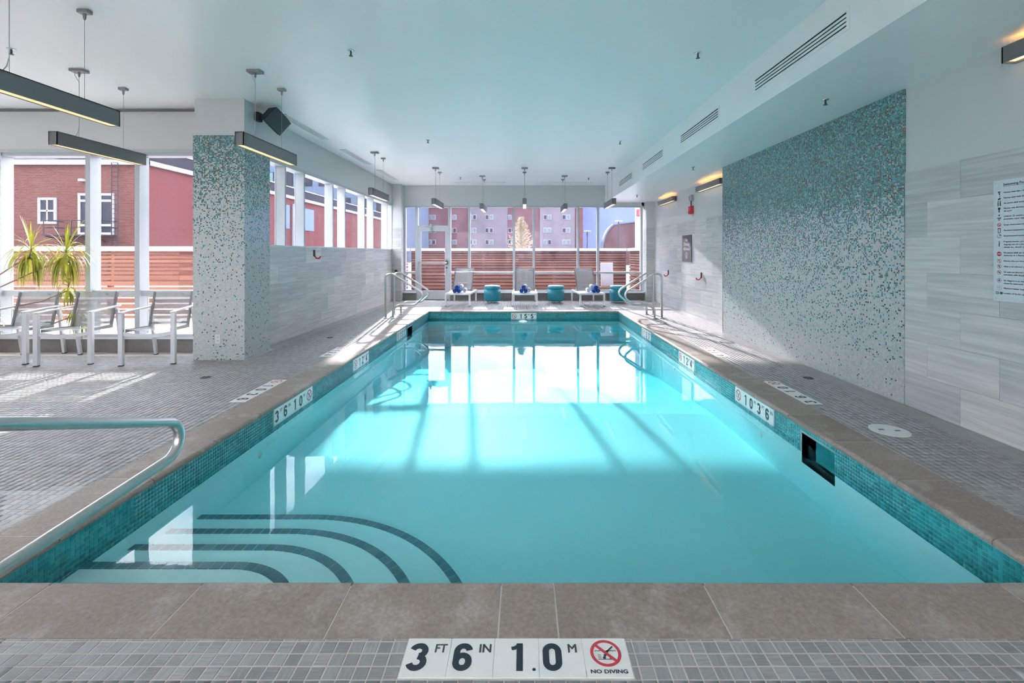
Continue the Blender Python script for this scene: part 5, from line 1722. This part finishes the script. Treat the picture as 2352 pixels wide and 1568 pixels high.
MB().box(-0.2, 60.2, -0.3, 20, 15.5, 16.0).build('roof_edge', 'cornice', BW)
# round-roofed dark building before it
DD = 60.0; SD = DD / F_PX
RB = thing('round_roofed_building', 'dark brown building with a rounded roof corner, far right outside', 'building', (0, DD, -0.12))
def rx(u): return (u - VPX) * SD
def rz_(v): return CAM_H + (VPY - v) * SD + 0.12
pl = [(rx(1384), 0), (rx(1384.5), rz_(572)), (rx(1387), rz_(556)), (rx(1391), rz_(543)), (rx(1397), rz_(531)), (rx(1404), rz_(522)), (rx(1411), rz_(516.5)), (rx(1420), rz_(515)), (rx(1600), rz_(494)), (rx(1600), 0)]
MB().prism(pl, 1, 0, 1.2).build('body', 'dark_brown', RB)
MB().prism([(p[0] - 0.15, p[1] + 0.12) for p in pl[1:-1]] + [p for p in pl[1:-1]][::-1], 1, -0.15, 1.2).build('roof_edge', 'slate_wall', RB)
def lamp_post(lab, u, v0, D):
    s = D / F_PX
    x = (u - VPX) * s; h = CAM_H + (VPY - v0) * s + 0.12
    o = thing('street_lamp', lab, 'street lamp', (x, D, -0.12))
    MB().tube([(0, 0, 0), (0, 0, h)], 0.07, 8, radii=[0.09, 0.05]).build('pole', 'iron', o)
    MB().box(-0.30, 0.30, -0.12, 0.12, h, h + 0.06).build('lamp_head', 'grey_box', o)
    MB().lathe([(0.10, 0.0), (0.08, 0.25)], 10, Matrix.Translation((0, 0, h - 0.4))).build('collar', 'iron', o)
lamp_post('thin dark street lamp before the pale blue hall wall', 1349, 531, 45)
lamp_post('street lamp standing before the round-roofed building', 1421, 508, 40)
# white outside post with a red alarm box
wp = thing('white_post', 'white steel post with red box outside the far right window', 'post', (4.27, 17.2, -0.12))
MB().box(-0.10, 0.10, -0.10, 0.10, 0.0, 3.9).build('shaft', 'white_trim', wp)
MB().box(-0.10, 0.10, -0.18, -0.10, 2.90, 3.14).build('red_box', 'red_plastic', wp, bevel=0.01)
# conifer
cf = thing('conifer', 'pale sunlit conifer top rising behind the far fence', 'tree', (-0.12, 22.0, -0.12))
MB().tube([(0, 0, 0), (0, 0, 3.15)], 0.05, 8, radii=[0.09, 0.015]).build('trunk', 'trunk', cf)
mb = MB()
for i in range(240):
    t_ = (i / 240) ** 0.9
    z = 0.6 + 2.55 * t_
    R = (1.15 * (1 - t_) + 0.10) * rng.uniform(0.6, 1.25)
    a = i * 2.399
    p = Vector((0, 0, z)); d_ = Vector((math.cos(a), math.sin(a), 0.28 + 0.5 * t_)).normalized()
    m_ = 9
    for j in range(m_):
        q = p.copy(); p += d_ * R / m_
        d_ = (d_ + Vector((0, 0, -0.03 + 0.01 * j))).normalized()
        for s in range(7):
            e = Vector((rng.uniform(-1, 1), rng.uniform(-1, 1), rng.uniform(-0.4, 1))).normalized() * 0.075 + d_ * 0.04
            sd = e.cross(Vector((0, 0, 1))).normalized() * 0.011
            mb.add([tuple(q - sd), tuple(q + sd), tuple(q + e)], [(0, 1, 2)])
mb.build('foliage', 'conifer', cf)
# garden bench with pale cushion beyond the glass
gb_ = thing('garden_bench', 'low wooden patio bench with upright pale cushion outside, right', 'bench', (2.78, 15.6, -0.12))
for z in (0.16, 0.30):
    MB().box(-0.32, 0.32, -0.25, 0.25, z, z + 0.09).build('plank', 'bench_wood', gb_)
for sx_ in (-0.26, 0.26):
    MB().box(sx_ - 0.04, sx_ + 0.04, -0.22, 0.22, 0.0, 0.16).build('foot', 'bench_wood', gb_)
MB().box(-0.16, 0.26, -0.05, 0.05, 0.39, 1.20, Matrix.Rotation(math.radians(-8), 4, 'X')).build('cushion', 'fence_cap', gb_, bevel=0.02)
